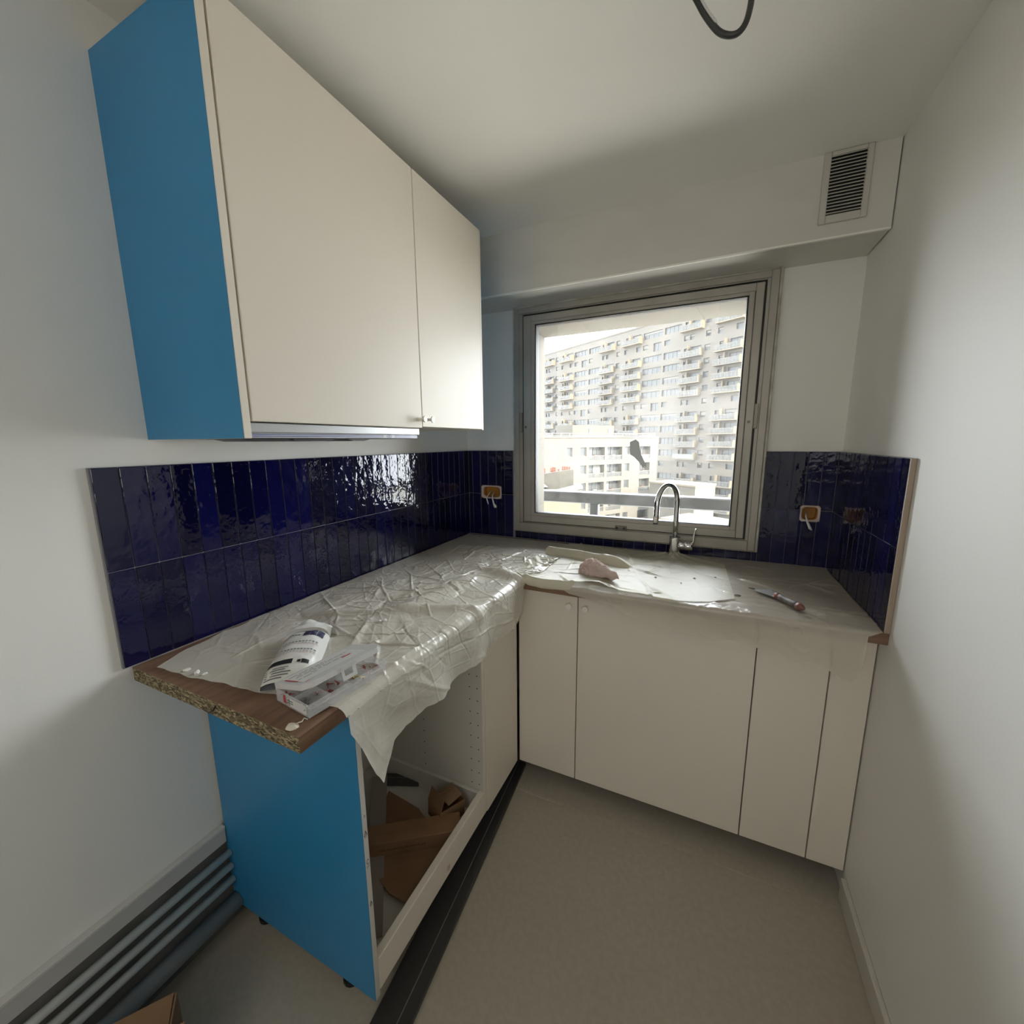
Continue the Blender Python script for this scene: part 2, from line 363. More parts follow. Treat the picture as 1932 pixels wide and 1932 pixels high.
# ------------------------------------------------------------------ window
win = bpy.data.objects.new('window_1', None); COL.objects.link(win); struct(win)
def ring(b, x0, x1, z0, z1, t, y0, y1, m, c=.002):
    tl, tr, tb, tt = t if isinstance(t, tuple) else (t,)*4
    b.cbox((x0, y0, z0), (x0+tl, y1, z1), m, c); b.cbox((x1-tr, y0, z0), (x1, y1, z1), m, c)
    b.cbox((x0+tl, y0, z0), (x1-tr, y1, z0+tb), m, c); b.cbox((x0+tl, y0, z1-tt), (x1-tr, y1, z1), m, c)
b = MB(); ring(b, WX0-.004, WX1+.004, WZ0-.002, WZ1+.012, (.010, .012, .006, .024), -.012, .03, ALUP, .003); b.build('flange', win)
b = MB(); ring(b, WX0+.006, WX1-.008, WZ0+.004, WZ1-.012, (.026, .028, .044, .026), -.018, .05, ALU)
ring(b, WX0+.030, WX1-.034, WZ0+.046, WZ1-.036, (.020, .014, .006, .006), -.010, .05, ALU, .001); b.build('window_frame', win)
b = MB(); ring(b, .343, 1.395, 1.010, 2.064, .010, -.004, .03, BLACK, .001); b.build('gasket', win)
b = MB(); ring(b, .350, 1.386, 1.020, 2.056, (.040, .030, .034, .030), -.022, .036, ALU); ring(b, .388, 1.354, 1.052, 2.028, (.020, .020, .016, .014), -.016, .036, ALU, .001); b.build('sash', win)
b = MB(); ring(b, .407, 1.335, 1.065, 2.016, .006, -.010, .034, BLACK, .001); b.build('glazing_seal', win)
MB().box((.408, .012, 1.066), (1.334, .016, 2.014), GLASS).build('pane', win)
for x0, x1, z in ((.327, .342, 1.540), (1.386, 1.401, 1.540)):
    MB().cbox((x0, -.024, z-.05), (x1, -.01, z+.05), mat('hinge_metal', (.30, .27, .21), .4, metal=.4), .002).build('hinge_plate', win)
for x in (.362, 1.369):
    MB().tube([(x, -.0215, 1.517), (x, -.025, 1.517)], .006, mat('bolt', (.16, .14, .12), .4, metal=.6), 12).build('bolt', win)
b = MB(); b.cbox((.836, -.026, 1.012), (.892, -.016, 1.036), mat('latch_metal', (.20, .18, .15), .5, metal=.5), .002)
for x in (.846, .880): b.tube([(x, -.0255, 1.024), (x, -.028, 1.024)], .006, BLACK, 10)
b.build('latch', win)
# scrap stuck on the glass
poly = [(0, .0), (.030, .012), (.048, .0), (.056, -.035), (.062, -.058), (.078, -.085), (.094, -.112), (.088, -.122), (.074, -.118), (.052, -.092), (.026, -.070), (.004, -.058), (.001, -.03)]
b = MB(); M = frame((1, 0, 0), (0, 0, 1), (.886, .0105, 1.437))
b.prism([(x*.86, y) for x, y in poly], .0012, STICK, M)
b.tube([(.955, .0095, 1.322), (.966, .0085, 1.317)], .004, CRUMBW, 6)
tag(b.build('sticker'), 'torn grey scrap of sticker stuck on the window pane', 'sticker')

# railing outside
rl = thing('balcony_railing', 'grey metal railing with wide flat handrail outside the window', 'railing', loc=(.6, .62, .5))
MB().cbox((-1.2, .60, 1.037), (3.4, .66, 1.108), RAILM, .006).build('handrail', rl)
b = MB(); b.cbox((-1.2, .594, 1.100), (3.4, .668, 1.112), mat('rail_cap', (.16, .165, .175), .4), .003); b.build('rail_cap', rl)
for x in (-.75, .575, 1.9, 3.2): MB().cbox((x-.028, .605, .3), (x+.028, .655, 1.037), RAILM, .004).build('post', rl)
MB().cbox((-1.2, .61, .3), (3.4, .65, .34), RAILM, .004).build('bottom_rail', rl)
struct(MB().box((-2.2, YB+.405, -.2), (4.4, .70, .30), CONC).build('trim_3'))

# ------------------------------------------------------------------ vent grille
vg = thing('vent_grille', 'painted ventilation grille with narrow slats on the beam above the window', 'vent', loc=(1.57, -.217, 2.14))
b = MB(); ring(b, 1.505, 1.634, 2.146, 2.356, (.019, .017, .024, .012), -.226, -.216, VENT, .002); b.build('frame', vg)
MB().box((1.522, -.2175, 2.168), (1.619, -.2162, 2.346), BLACK).build('backing', vg)
for k in range(18):
    z = 2.172+k*.0098
    M = Matrix.Translation((1.5705, -.2225, z+.004)) @ Matrix.Rotation(R(38), 4, 'X')
    MB().box((-.0475, -.0045, -.0007), (.0475, .0045, .0007), VENT, M).build('slat', vg)

# ------------------------------------------------------------------ wall sockets without covers
def socket(x0, x1, z0, z1, name, label, wires):
    t = thing(name, label, 'socket', 'open socket boxes in the blue tiles', loc=((x0+x1)/2, 0, z0))
    b = MB(); d = .006
    n = 28; cx, cz = (x0+x1)/2, (z0+z1)/2; rx, rz = (x1-x0)/2-.004, (z1-z0)/2-.004
    def sup(a, k):
        c, s_ = math.cos(a), math.sin(a); e = .55
        return (cx+k*rx*math.copysign(abs(c)**e, c), cz+k*rz*math.copysign(abs(s_)**e, s_))
    V = []; F = []
    for i in range(n):
        a = 2*math.pi*i/n
        c, s_ = math.cos(a), math.sin(a); q = max(abs(c)/( (x1-x0)/2), abs(s_)/((z1-z0)/2))
        jx = random.uniform(-.001, .001)
        V += [(cx+c/q*.998, .0015, cz+s_/q*.998), (*(lambda p: (p[0]+jx, -.0005, p[1]+jx))(sup(a, .93)),), (*(lambda p: (p[0], .012, p[1]))(sup(a, .86)),)]
    for i in range(n):
        j = (i+1) % n
        for k in range(2): F.append((3*i+k, 3*j+k, 3*j+k+1, 3*i+k+1))
    b.add(V, F, PLAST); b.build('plaster_rim', t, smooth=True)
    V = []; F = []
    for i in range(n):
        a = 2*math.pi*i/n
        V += [(sup(a, .87)[0], .006, sup(a, .87)[1]), (sup(a, .85)[0], .042, sup(a, .85)[1])]
    for i in range(n): j = (i+1) % n; F.append((2*i, 2*j, 2*j+1, 2*i+1))
    F.append(tuple(2*i+1 for i in range(n)))
    MB().add(V, F, ORANGE) if False else None
    b = MB(); b.add(V, F, ORANGE); b.build('box', t)
    for w in wires: 
        bb = MB(); bb.tube(w[0], w[1], WIRE, 8); bb.build('wire', t, smooth=True)
socket(*SOCK[0], 'socket_box', 'wide open socket box with two white wires, tiles beside window left edge',
       [([(.125, .03, 1.165), (.128, .0, 1.155), (.122, -.02, 1.135), (.132, -.026, 1.115), (.135, -.024, 1.100)], [.003, .003, .0035, .004, .003]),
        ([(.150, .03, 1.165), (.150, .0, 1.150), (.160, -.02, 1.130), (.172, -.03, 1.106), (.184, -.034, 1.090), (.190, -.034, 1.090)], [.003, .003, .004, .005, .009, .006])])
socket(*SOCK[1], 'socket_box', 'small square open socket box with one white wire, tiles near right wall',
       [([(1.612, .03, 1.145), (1.608, .005, 1.130), (1.612, -.015, 1.108), (1.622, -.022, 1.085), (1.628, -.022, 1.078)], [.003, .003, .004, .006, .002])])

# ------------------------------------------------------------------ wall cabinets
WF = .356; WT = 2.262; WBZ = 1.4957
wc1 = thing('wall_cabinet', 'wide white wall cabinet above hood with blue film on its end', 'cabinet', 'white wall cabinets', loc=(.17, -1.17, 1.456))
MB().box((XL+.001, -1.462, 1.5), (WF-.02, -.886, WT), CABIN).build('body', wc1)
sp = MB().cbox((XL+.001, -1.4795, 1.4562), (WF, -1.4632, WT), CABW, .0012).build('side_panel', wc1)
tag(MB().box((XL+.001, -1.4805, 1.4565), (WF-.0012, -1.4796, WT-.001), BLUE).build('protective_film', sp), 'blue protective film')
d1 = MB().cbox((WF-.018, -1.4585, WBZ-.004), (WF, -.8835, WT), CABW, .0015).build('door', wc1)
def knob(x, y, z, ax, name, parent, L=.030, r=.0105, m=None):
    a = Vector(ax); p = Vector((x, y, z)); b = MB()
    b.tube([p, p+a*.004, p+a*(L*.5), p+a*(L*.8), p+a*(L*.86), p+a*L], [.0065, .005, .0045, .0055, r, r*.9], m or mat('satin_white_knob', (.74, .71, .65), .3), 16)
    return b.build(name, parent, smooth=False)
knob(WF, -.905, 1.519, (1, 0, 0), 'knob', d1)
wc2 = thing('wall_cabinet', 'narrow white wall cabinet nearer the window, right of the wide one', 'cabinet', 'white wall cabinets', loc=(.17, -.68, 1.496))
MB().box((XL+.001, -.884, WBZ+.002), (WF-.02, -.474, WT), CABIN).build('body', wc2)
d2 = MB().cbox((WF-.018, -.8805, WBZ), (WF, -.4745, WT), CABW, .0015).build('door', wc2)
knob(WF, -.862, 1.519, (1, 0, 0), 'knob', d2)
sp = MB().cbox((XL+.001, -.4730, WBZ-.003), (WF-.001, -.4600, WT), CABW, .001).build('side_panel', wc2)
tag(MB().box((XL+.001, -.4599, WBZ-.002), (WF-.002, -.4590, WT-.001), BLUE).build('protective_film', sp), 'blue protective film')
hd = thing('extractor_hood', 'grey built-in extractor hood with blue striped front strip under wall cabinet', 'hood', loc=(.17, -1.17, 1.45))
GREYM = mat('silver_hood', (.52, .53, .53), .35, metal=.5)
MB().cbox((.0, -1.460, 1.4565), (.325, -.8915, 1.470), mat('hood_under', (.08, .08, .08), .5), .001).build('body', hd)
MB().cbox((.322, -1.4615, 1.4690), (.347, -.8890, 1.4895), GREYM, .0015).build('front_panel', hd)
st = MB().cbox((.318, -1.4615, 1.4575), (.341, -.8930, 1.4690), mat('hood_strip', (.60, .60, .62), .3), .001).build('control_strip', hd)
b = MB()
for z in (1.4605, 1.4645):
    b.box((.3409, -1.46, z), (.3414, -1.055, z+.0016), BLUI); b.box((.3409, -1.005, z), (.3414, -.896, z+.0016), BLUI)
b.build('blue_stripe', st)
flat_text('LED', .0125, frame((0, 1, 0), (0, 0, 1), (.3414, -1.03, 1.4632)), BLUI, 'lettering', st)
for y, w in ((-1.33, .14), (-1.20, .16), (-1.03, .10)):
    b = MB(); b.prism([(-w/2, 0), (w/2, 0), (w/2-.03, -.006), (-w/2+.03, -.006)], .12, mat('hood_lamp', (.10, .10, .10), .35), frame((0, 1, 0), (0, 0, 1), (.10, y, 1.4565))); b.build('filter_latch', hd)

# ------------------------------------------------------------------ base cabinets, left run
FX = .5619; BZ0, BZ1 = .08, HB
bc = thing('base_cabinet', 'open white base cabinet without a door, blue film on its end', 'cabinet', 'white base cabinets', loc=(.3, -1.15, 0))
sp = MB().cbox((.0, -1.4448, .072), (FX, -1.4300, BZ1), mat('panel_edge', (.60, .585, .55), .45), .001).build('side_panel', bc)
tag(MB().box((.0, -1.4458, .0725), (FX-.0005, -1.4447, BZ1), BLUE).build('protective_film', sp), 'blue protective film')
MB().box((FX-.0003, -1.4440, .08), (FX+.0006, -1.4330, BZ1), GREYE).build('edge_tape', sp)
b = MB()
def strip_pts(b, pts, w, M):
    for (x0, y0), (x1, y1) in zip(pts[:-1], pts[1:]):
        d = Vector((x1-x0, y1-y0)); n = Vector((-d.y, d.x)).normalized()*w/2
        b.add([M @ Vector((x0+n.x, y0+n.y, 0)), M @ Vector((x1+n.x, y1+n.y, 0)), M @ Vector((x1-n.x, y1-n.y, 0)), M @ Vector((x0-n.x, y0-n.y, 0))], [(0, 1, 2, 3)], m_)
m_ = INK
for z, s_ in ((.556, 1), (.362, .8)):
    M = frame((0, 1, 0), (0, 0, 1), (FX+.0009, -1.4385, z)); t = .0042*s_
    strip_pts(b, [(-t, -t*1.2), (0, t*2.0), (t, -t*1.2), (-t, -t*1.2)], .0016, M); strip_pts(b, [(-t*.8, -t*2.4), (t*.8, -t*2.0)], .0014, M); strip_pts(b, [(-t*.2, -t*.6), (t*.3, t*.4)], .0014, M)
M = frame((0, 1, 0), (0, 0, 1), (FX+.0009, -1.4385, .470))
strip_pts(b, [(.003*math.cos(a), .010+.006*math.sin(a)) for a in [R(d) for d in range(20, 330, 30)]], .0015, M)
strip_pts(b, [(-.004, -.002), (.004, .002)], .0014, M); strip_pts(b, [(-.004, -.007), (.004, -.003)], .0014, M)
M = frame((0, 1, 0), (0, 0, 1), (FX+.0009, -1.4385, .603)); strip_pts(b, [(0, -.003), (.001, .003)], .002, M)
tag(b.build('printed_mark', sp, fix=False), kind='stuff')
# right hand side, with a row of shelf-pin holes
b = MB(); b.cbox((.0, -.8820, .08), (FX-.003, -.8660, BZ1), CABIN, .001); rp = b.build('side_panel', bc)
tag(MB().box((FX-.0035, -.8816, .085), (FX-.001, -.8664, BZ1), CABW).build('edge_band', rp))
b = MB()
for x in (.300, .510, .541):
    for k in range(14):
        z = .203+k*.0482
        b.tube([(x+.0, -.8821, z), (x, -.8824, z)], .0024, BLACK, 8)
tag(b.build('shelf_pin_hole', rp), kind='stuff')
MB().box((XL+.03, -1.43, .082), (FX-.02, -.882, .098), CABIN).build('bottom_panel', bc)
MB().cbox((FX-.022, -1.4296, .086), (FX, -.8825, .181), CABW, .002).build('front_rail', bc)
MB().cbox((.02, -.897, .098), (FX-.022, -.8825, .179), CABIN, .002).build('side_rail', bc)
MB().cbox((.0, -1.4296, .098), (.02, -.8825, .20), CABIN, .002).build('back_rail', bc)
MB().cbox((FX-.12, -1.4296, BZ1-.02), (FX-.004, -.8825, BZ1-.001), CABW, .002).build('top_rail', bc)
MB().cbox((.0, -1.4296, .2), (.004, -.8825, BZ1-.03), mat('back_board', (.55, .54, .5), .6), .001).build('back_panel', bc)
for x, y in ((.431, -1.40), (.08, -1.40), (.40, -1.10), (.431, -.91), (.08, -.91)):
    MB().tube([(x, y, 0), (x, y, .012), (x, y, .014), (x, y, .0815)], [.026, .026, .014, .014], BLACK if y < -1.2 else DARKG, 14).build('leg', bc)
MB().cbox((FX-.004, -1.132, .112), (FX+.005, -1.118, .132), mat('clip', (.60, .5, .45), .4), .001).build('clip', bc)
cf = thing('filler_panel', 'white corner filler panel beside the open cabinet', 'panel', loc=(FX, -.72, BZ0))
MB().cbox((FX-.018, -.8625, BZ0), (FX, -.5890, BZ1-.002), CABW, .0012).build('panel', cf)
MB().box((FX-.06, -.60, BZ0), (FX-.018, -.5860, BZ1-.002), CABW).build('return_strip', cf)

# back run: three fronts and a filler, each a unit
FY = -.5813
def unit(x0, x1, label, kn=None, name='base_cabinet', cat='cabinet'):
    t = thing(name, label, cat, 'white base cabinets' if name == 'base_cabinet' else None, loc=((x0+x1)/2, -.3, 0))
    if name == 'base_cabinet':
        MB().box((x0+.002, FY+.021, BZ0), (x1-.002, -.05, BZ1-.004), CABIN).build('body', t)
        for x in (x0+.05, x1-.05): MB().tube([(x, -.36, 0), (x, -.36, .012), (x, -.36, .014), (x, -.36, .081)], [.026, .026, .014, .014], DARKG, 12).build('leg', t)
    d = MB().cbox((x0+.0018, FY, BZ0), (x1-.0018, FY+.018, BZ1-.002), CABW, .0015).build('door' if name == 'base_cabinet' else 'panel', t)
    if kn: knob(kn, FY, .828, (0, -1, 0), 'knob', d, L=.024, r=.0125, m=mat('white_knob', (.90, .87, .80), .25))
unit(.5665, .8144, 'white base cabinet door in the inner corner with round knob', .784)
unit(.8144, 1.4066, 'widest white base cabinet door with round knob, below the sink area', .847)
unit(1.4066, 1.6012, 'narrow white base cabinet without knob, second front from right wall', None)
unit(1.6012, 1.7040, 'narrow white filler panel between last cabinet and right wall', None, 'filler_panel', 'panel')

# ------------------------------------------------------------------ worktops
wt = thing('worktop', 'long brown wood-look worktop with raw chipboard end along left wall', 'worktop', loc=(.29, -.8, HB))
MB().box((.0, LE, HB), (DL-.0012, -.0, H-.0009), CHIP).build('core', wt)
MB().box((.0, LE, H-.0009), (DL-.0002, -.0, H), WOODT).build('laminate_top', wt)
MB().cbox((DL-.0012, LE, HB), (DL, -DR-.0, H-.0002), WOODE, .0004).build('front_edge', wt)
wt2 = thing('worktop', 'brown worktop under film below the window, reaching the right wall', 'worktop', loc=(1.14, -.3, HB))
MB().box((DL+.0004, -DR+.0012, HB), (W-.0005, -.0, H-.0009), CHIP).build('core', wt2)
MB().box((DL+.0004, -DR+.0002, H-.0009), (W-.0005, -.0, H), WOODR).build('laminate_top', wt2)
MB().cbox((DL+.0004, -DR, HB), (XR-.0005, -DR+.0012, H-.0002), WOODR, .0004).build('front_edge', wt2)
b = MB(); b.tube([(.30, LE-.0006, .885), (.318, LE-.0010, .895), (.330, LE-.0008, .910)], .0014, BLACK, 6); b.tube([(.47, LE-.0006, .896), (.478, LE-.0006, .889)], .001, BLACK, 6)
tag(b.build('crack', wt), kind='stuff')

# ------------------------------------------------------------------ plastic sheets
def facets(P, c, seed, aniso, two=False):
    """crumpled facets of size c: nearest and second nearest distance to stretched random cells"""
    r = np.random.default_rng(seed); G = 64
    jx, jy, an, el = r.uniform(0, 1, (G, G)), r.uniform(0, 1, (G, G)), r.uniform(0, np.pi, (G, G)), r.uniform(1, aniso, (G, G))
    ix, iy = np.floor(P[:, 0]/c).astype(int), np.floor(P[:, 1]/c).astype(int); o1 = np.full(len(P), 9.); o2 = o1.copy()
    for a in range(-2, 3):
        for b_ in range(-2, 3):
            cx, cy = (ix+a), (iy+b_); k = (cx % G, cy % G)
            dx, dy_ = P[:, 0]/c-cx-jx[k], P[:, 1]/c-cy-jy[k]; ca, sa = np.cos(an[k]), np.sin(an[k])
            u, v = (dx*ca+dy_*sa)/el[k], (-dx*sa+dy_*ca)*np.sqrt(el[k])
            q = np.sqrt(u*u+v*v) if two else np.maximum(np.maximum(np.abs(u), np.abs(v)), (np.abs(u)+np.abs(v))*.72)
            o2 = np.minimum(o2, np.maximum(o1, q)); o1 = np.minimum(o1, q)
    return (o1, o2) if two else o1
def crumple(P, box, seed, amps, cell, aniso=2.5, ridges=()):
    wx = np.array([noise.noise(Vector((p[0]*6, p[1]*6, seed))) for p in P]); wy = np.array([noise.noise(Vector((p[0]*6, p[1]*6, seed+50))) for p in P])
    W_ = np.stack([wx, wy], 1); Q = P+W_*.03+5; h = np.zeros(len(P))
    for k, (a, c) in enumerate(zip(amps, cell)): h += a*facets(Q, c, seed+k, aniso)
    for k, (a, c, w, st) in enumerate(ridges):  # straight pinched creases along part of the borders of stretched cells
        th = seed*.7+k*1.05; q = P+W_*.004; q = np.stack([(q[:, 0]*math.cos(th)+q[:, 1]*math.sin(th))/st, -q[:, 0]*math.sin(th)+q[:, 1]*math.cos(th)], 1)+5
        f1, f2 = facets(q, c, seed+20+k, 1.0, True); m = np.clip(.22+2.6*np.roll(wx if k % 2 else wy, 911*k), -.8, 1.2)
        h += a*m*np.clip(1-(f2-f1)*c/w, 0, 1)
    return h
def smooth_step(x, a, b): t = np.clip((x-a)/(b-a), 0, 1); return t*t*(3-2*t)

# sheet A: crumpled film on the left run, hanging over its front
nS, nT, nD = 700, 250, 110
s = np.linspace(0, 1, nS)
hem_y = np.array([-1.52, -1.505, -1.44, -1.418, -1.405, -1.365, -1.31, -1.252, -1.15, -1.042, -.92, -.786, -.70, -.66, -.625, -.60])
hem_d = np.array([.004, .045, .195, .226, .214, .168, .160, .152, .158, .152, .150, .142, .133, .122, .07, .0])
tt = np.concatenate([np.linspace(0, 1, nT), 1+np.linspace(0, 1, nD+1)[1:]])
SS, TT = np.meshgrid(s, tt, indexing='ij')
Xt = np.clip(TT, 0, 1)
yl = -1.568+.068*Xt**1.3+.002*np.sin(Xt*19)+.0015*np.sin(Xt*47)
yr = -.035
Y = yl+(yr-yl)*SS
x0 = .010+.050*np.exp(-(Y+1.56)/.10)*(Y < 0)+.003*np.sin(Y*60)
wid = np.where(Y > -.64, DL+.012+.06*smooth_step(Y, -.64, -.52), DL+.004)
X = x0+(wid-x0)*Xt
dy = np.interp(Y, hem_y, hem_d)*(1+.018*np.sin(Y*31+1)+.012*np.sin(Y*57)+.006*np.sin(Y*163))
td = np.clip(TT-1, 0, 1)*dy
P2 = np.stack([(X+td).ravel(), Y.ravel()], 1); box = (-.05, .9, -1.65, .05)
h = crumple(P2, box, 11, (.013, .0050, .0010), (.19, .08, .03), 3.2, ((.0072, .15, .010, 2.5), (.0048, .10, .008, 2.4), (.0046, .07, .0065, 3.4), (.0026, .042, .0055, 2.8), (.0016, .032, .005, 2.6))).reshape(X.shape)
wv = np.array([noise.fractal(Vector((p[0]*5, p[1]*5, 3.3)), 1, 2, 3) for p in P2]).reshape(X.shape)
calm = smooth_step(-Y, .14, .34)*.92+.08                         # flatter by the window
calm *= .25+.75*smooth_step(Y, -1.50, -1.22)                      # flatter by the chipboard end
calm *= .35+.65*smooth_step(X, .02, .20)
h = h*calm*(.75+.6*np.clip(wv, -.6, .8)); h = np.clip(h+.0015, 0, None)*(1-.72*(TT > 1)*smooth_step(-Y, .95, 1.3))
big = .016*np.exp(-((X-.40-.12*(Y+1.0))/.045)**2)*smooth_step(Y, -1.28, -1.0)*smooth_step(-Y, .62, .75)+.02*np.exp(-((Y+.62+.3*(X-.5))/.03)**2)*smooth_step(X, .3, .5)
big += .012*np.exp(-((Y+1.18-.55*(X-.2))/.022)**2)*smooth_step(X, .12, .25)
r_ = .010; ang = np.clip(td/r_, 0, np.pi/2)
Xs = np.where(TT <= 1, X, DL+.004+r_*np.sin(ang)+np.clip(td-r_*np.pi/2, 0, None)*.05)
Zs = np.where(TT <= 1, H+.0022, H+.0022-r_*(1-np.cos(ang))-np.clip(td-r_*np.pi/2, 0, None))
nx = np.where(TT <= 1, 0, np.sin(ang)); nz = np.where(TT <= 1, 1, np.cos(ang))
hh = h+big*np.where(TT <= 1, 1, np.clip(1-td/.05, 0, 1))
curl = np.where(td > 0, .010*np.sin(Y*24+2*wv)*np.clip(td/.15, 0, 1)+.008, 0)*np.clip(td/.02, 0, 1)
Xs = Xs+nx*(hh*1.15)+curl; Zs = Zs+nz*hh
PA = np.stack([Xs, Y+.012*wv*(td > .02), Zs], -1)
tag(MB().grid(PA, FILM_A).build('plastic_sheet', smooth=True, fix=False), 'crumpled shiny plastic sheet over the left worktop, hanging down to a ragged point', 'plastic sheet')

# sheet B: thin film on the right run
nS, nT, nD = 260, 110, 70
hem_x = np.array([.60, .70, .755, .80, .861, .95, 1.038, 1.206, 1.30, 1.397, 1.50, 1.584, 1.615, 1.63, 1.642, 1.652, 1.656, 1.69])
hem_d = np.array([.0, .0, .004, .028, .034, .055, .078, .102, .104, .106, .122, .136, .152, .158, .150, .132, .02, .0])
s = np.linspace(.602, 1.6905, nS); tt = np.concatenate([np.linspace(0, 1, nT), 1+np.linspace(0, 1, nD+1)[1:]])
X, TT = np.meshgrid(s, tt, indexing='ij'); Xt = np.clip(TT, 0, 1)
y0 = -.012-.004*np.sin(X*60); Y = y0+(-DR-.004-y0)*Xt
dy = np.interp(X, hem_x, hem_d)*(1+.03*np.sin(X*60)); td = np.clip(TT-1, 0, 1)*dy
P2 = np.stack([X.ravel(), (Y-td).ravel()], 1)
h = crumple(P2, (.5, 1.8, -.95, .1), 31, (.006, .003, .0008), (.22, .09, .035), 3.2, ((.0050, .16, .012, 2.6), (.0035, .09, .009, 2.4), (.002, .05, .007, 2))).reshape(X.shape)
wv = np.array([noise.fractal(Vector((p[0]*4, p[1]*4, 9.3)), 1, 2, 3) for p in P2]).reshape(X.shape)
h = np.clip(h*(.55+.9*wv)-.0012, 0, None)*np.where(TT <= 1, .9, .5)
fr = np.exp(-((Y+.50+.05*np.sin(X*9))/.05)**2)*.005*(X > 1.30)*np.abs(np.sin(Y*70+X*5)); h = h+fr*np.where(TT <= 1, 1, 0)
ang = np.clip(td/r_, 0, np.pi/2)
Ys = np.where(TT <= 1, Y, -DR-.004-r_*np.sin(ang)-np.clip(td-r_*np.pi/2, 0, None)*.04)
Zs = np.where(TT <= 1, H+.0016, H+.0016-r_*(1-np.cos(ang))-np.clip(td-r_*np.pi/2, 0, None))
nz = np.where(TT <= 1, 1, np.cos(ang)); ny = np.where(TT <= 1, 0, np.sin(ang))
PB = np.stack([X, Ys-ny*h-.004*np.sin(X*13)*np.clip(td/.1, 0, 1), Zs+nz*h], -1)
tag(MB().grid(PB, FILM_B).build('plastic_sheet', smooth=True, fix=False), 'thin see-through plastic film hanging over the white doors below the window', 'plastic sheet')

# sheet C: cream sheet over the sink
nS, nT = 260, 190
s = np.linspace(0, 1, nS); t = np.linspace(0, 1, nT); SS, TT = np.meshgrid(s, t, indexing='ij')
fy = np.interp(SS, [0, .05, .15, .3, .42, .55, .75, .9, 1], [-.61, -.655, -.662, -.652, -.60, -.640, -.642, -.60, -.535])
by = np.interp(SS, [0, .06, .2, .55, .66, .70, .74, .8, 1], [-.20, -.06, -.045, -.055, -.055, -.100, -.085, -.06, -.13])
xl = np.interp(TT, [0, .25, .5, .8, 1], [.575, .562, .548, .548, .575]); xr = np.interp(TT, [0, .2, 1], [1.318, 1.322, 1.336])
X = xl+(xr-xl)*SS; Y = by+(fy-by)*TT
P2 = np.stack([X.ravel(), Y.ravel()], 1)
h = crumple(P2, (.45, 1.45, -.75, .05), 57, (.013, .004, .0008), (.22, .10, .035), 2.8, ((.009, .20, .016, 2.2), (.006, .13, .011, 2.4), (.003, .07, .008, 2))).reshape(X.shape)
wv = np.array([noise.fractal(Vector((p[0]*5, p[1]*5, 21.3)), 1, 2, 3) for p in P2]).reshape(X.shape)
calm = 1-.75*smooth_step(X, 1.02, 1.18); h = np.clip(h*(.7+.6*wv), 0, None)*calm
yr_ = np.interp(X, [.50, .56, .75, .92, 1.0], [-.24, -.255, -.285, -.335, -.36])
dd = Y-yr_; fold = np.where(dd > 0, np.exp(-(dd/.05)**2), np.exp(-(dd/.010)**2))*.034*smooth_step(-X, -1.0, -.88)*smooth_step(X, .545, .58)
bunch = .016*np.exp(-(((X-1.114)**2+(Y+.085)**2)/.045**2))*(1+.35*np.sin(np.arctan2(Y+.085, X-1.114)*7))
rad = .007*np.abs(np.sin(np.arctan2(Y+.06, X-1.114)*6))*np.exp(-np.hypot(X-1.114, Y+.06)/.16)
lip = .016*smooth_step(TT, .90, 1)*np.interp(SS, [0, .2, .4, .5, 1], [1, 1, .9, .2, 0])
Z = H+.0052+h+fold+bunch+rad+lip-.036*smooth_step(-Y, .636, .658)
rim = smooth_step(X, 1.22, 1.26)*0
PC = np.stack([X, Y, Z], -1)
tag(MB().grid(PC, FILM_C).build('plastic_sheet', smooth=True, fix=False), 'opaque cream sheet spread over the sink in front of the tap', 'plastic sheet')
def surf(P, x, y):
    d = (P[..., 0]-x)**2+(P[..., 1]-y)**2; return P[..., 2].flat[int(d.argmin())]

# ------------------------------------------------------------------ tap
tp = thing('kitchen_tap', 'chrome kitchen tap with tall curved spout in front of the window', 'tap', loc=(1.114, -.058, H))
TX, TY = 1.114, -.058
b = MB(); b.tube([(TX, TY, H), (TX, TY, 1.008), (TX, TY, 1.010), (TX, TY, 1.0105)], [.0250, .0238, .0232, .014], CHROME, 28); b.build('body', tp, smooth=False)
dv = Vector((-.072, -.152, 0)).normalized(); rad_ = .082
pts = [(TX, TY, 1.005), (TX, TY, 1.09), (TX, TY, 1.172)]
for a in range(10, 181, 10): pts.append(Vector((TX, TY, 1.172))+dv*rad_*(1-math.cos(R(a)))+Vector((0, 0, rad_*math.sin(R(a)))))
e = Vector(pts[-1]); pts += [e+Vector((0, 0, -.04))+dv*.002, e+Vector((0, 0, -.078))+dv*.006]
b = MB(); b.tube(pts, .0112, CHROME, 20); b.build('spout', tp, smooth=True)
b = MB(); q = Vector(pts[-1]); b.tube([q+Vector((0, 0, .003)), q-Vector((0, 0, .0015))], .0116, DARKG2, 20); b.build('aerator', tp)
b = MB(); b.tube([(TX+.010, TY, .973), (TX+.040, TY, .973), (TX+.041, TY, .973), (TX+.042, TY, .973), (TX+.043, TY, .973), (TX+.074, TY, .973), (TX+.076, TY, .973)], [.0195, .0195, .0183, .0183, .0195, .0195, .016], CHROME, 24)
b.tube([(TX+.070, TY, .976), (TX+.077, TY-.002, .995), (TX+.079, TY-.003, 1.03), (TX+.082, TY-.004, 1.050), (TX+.086, TY-.006, 1.055)], [.007, .0052, .0042, .0048, .004], CHROME, 12)
b.build('lever', tp, smooth=True)

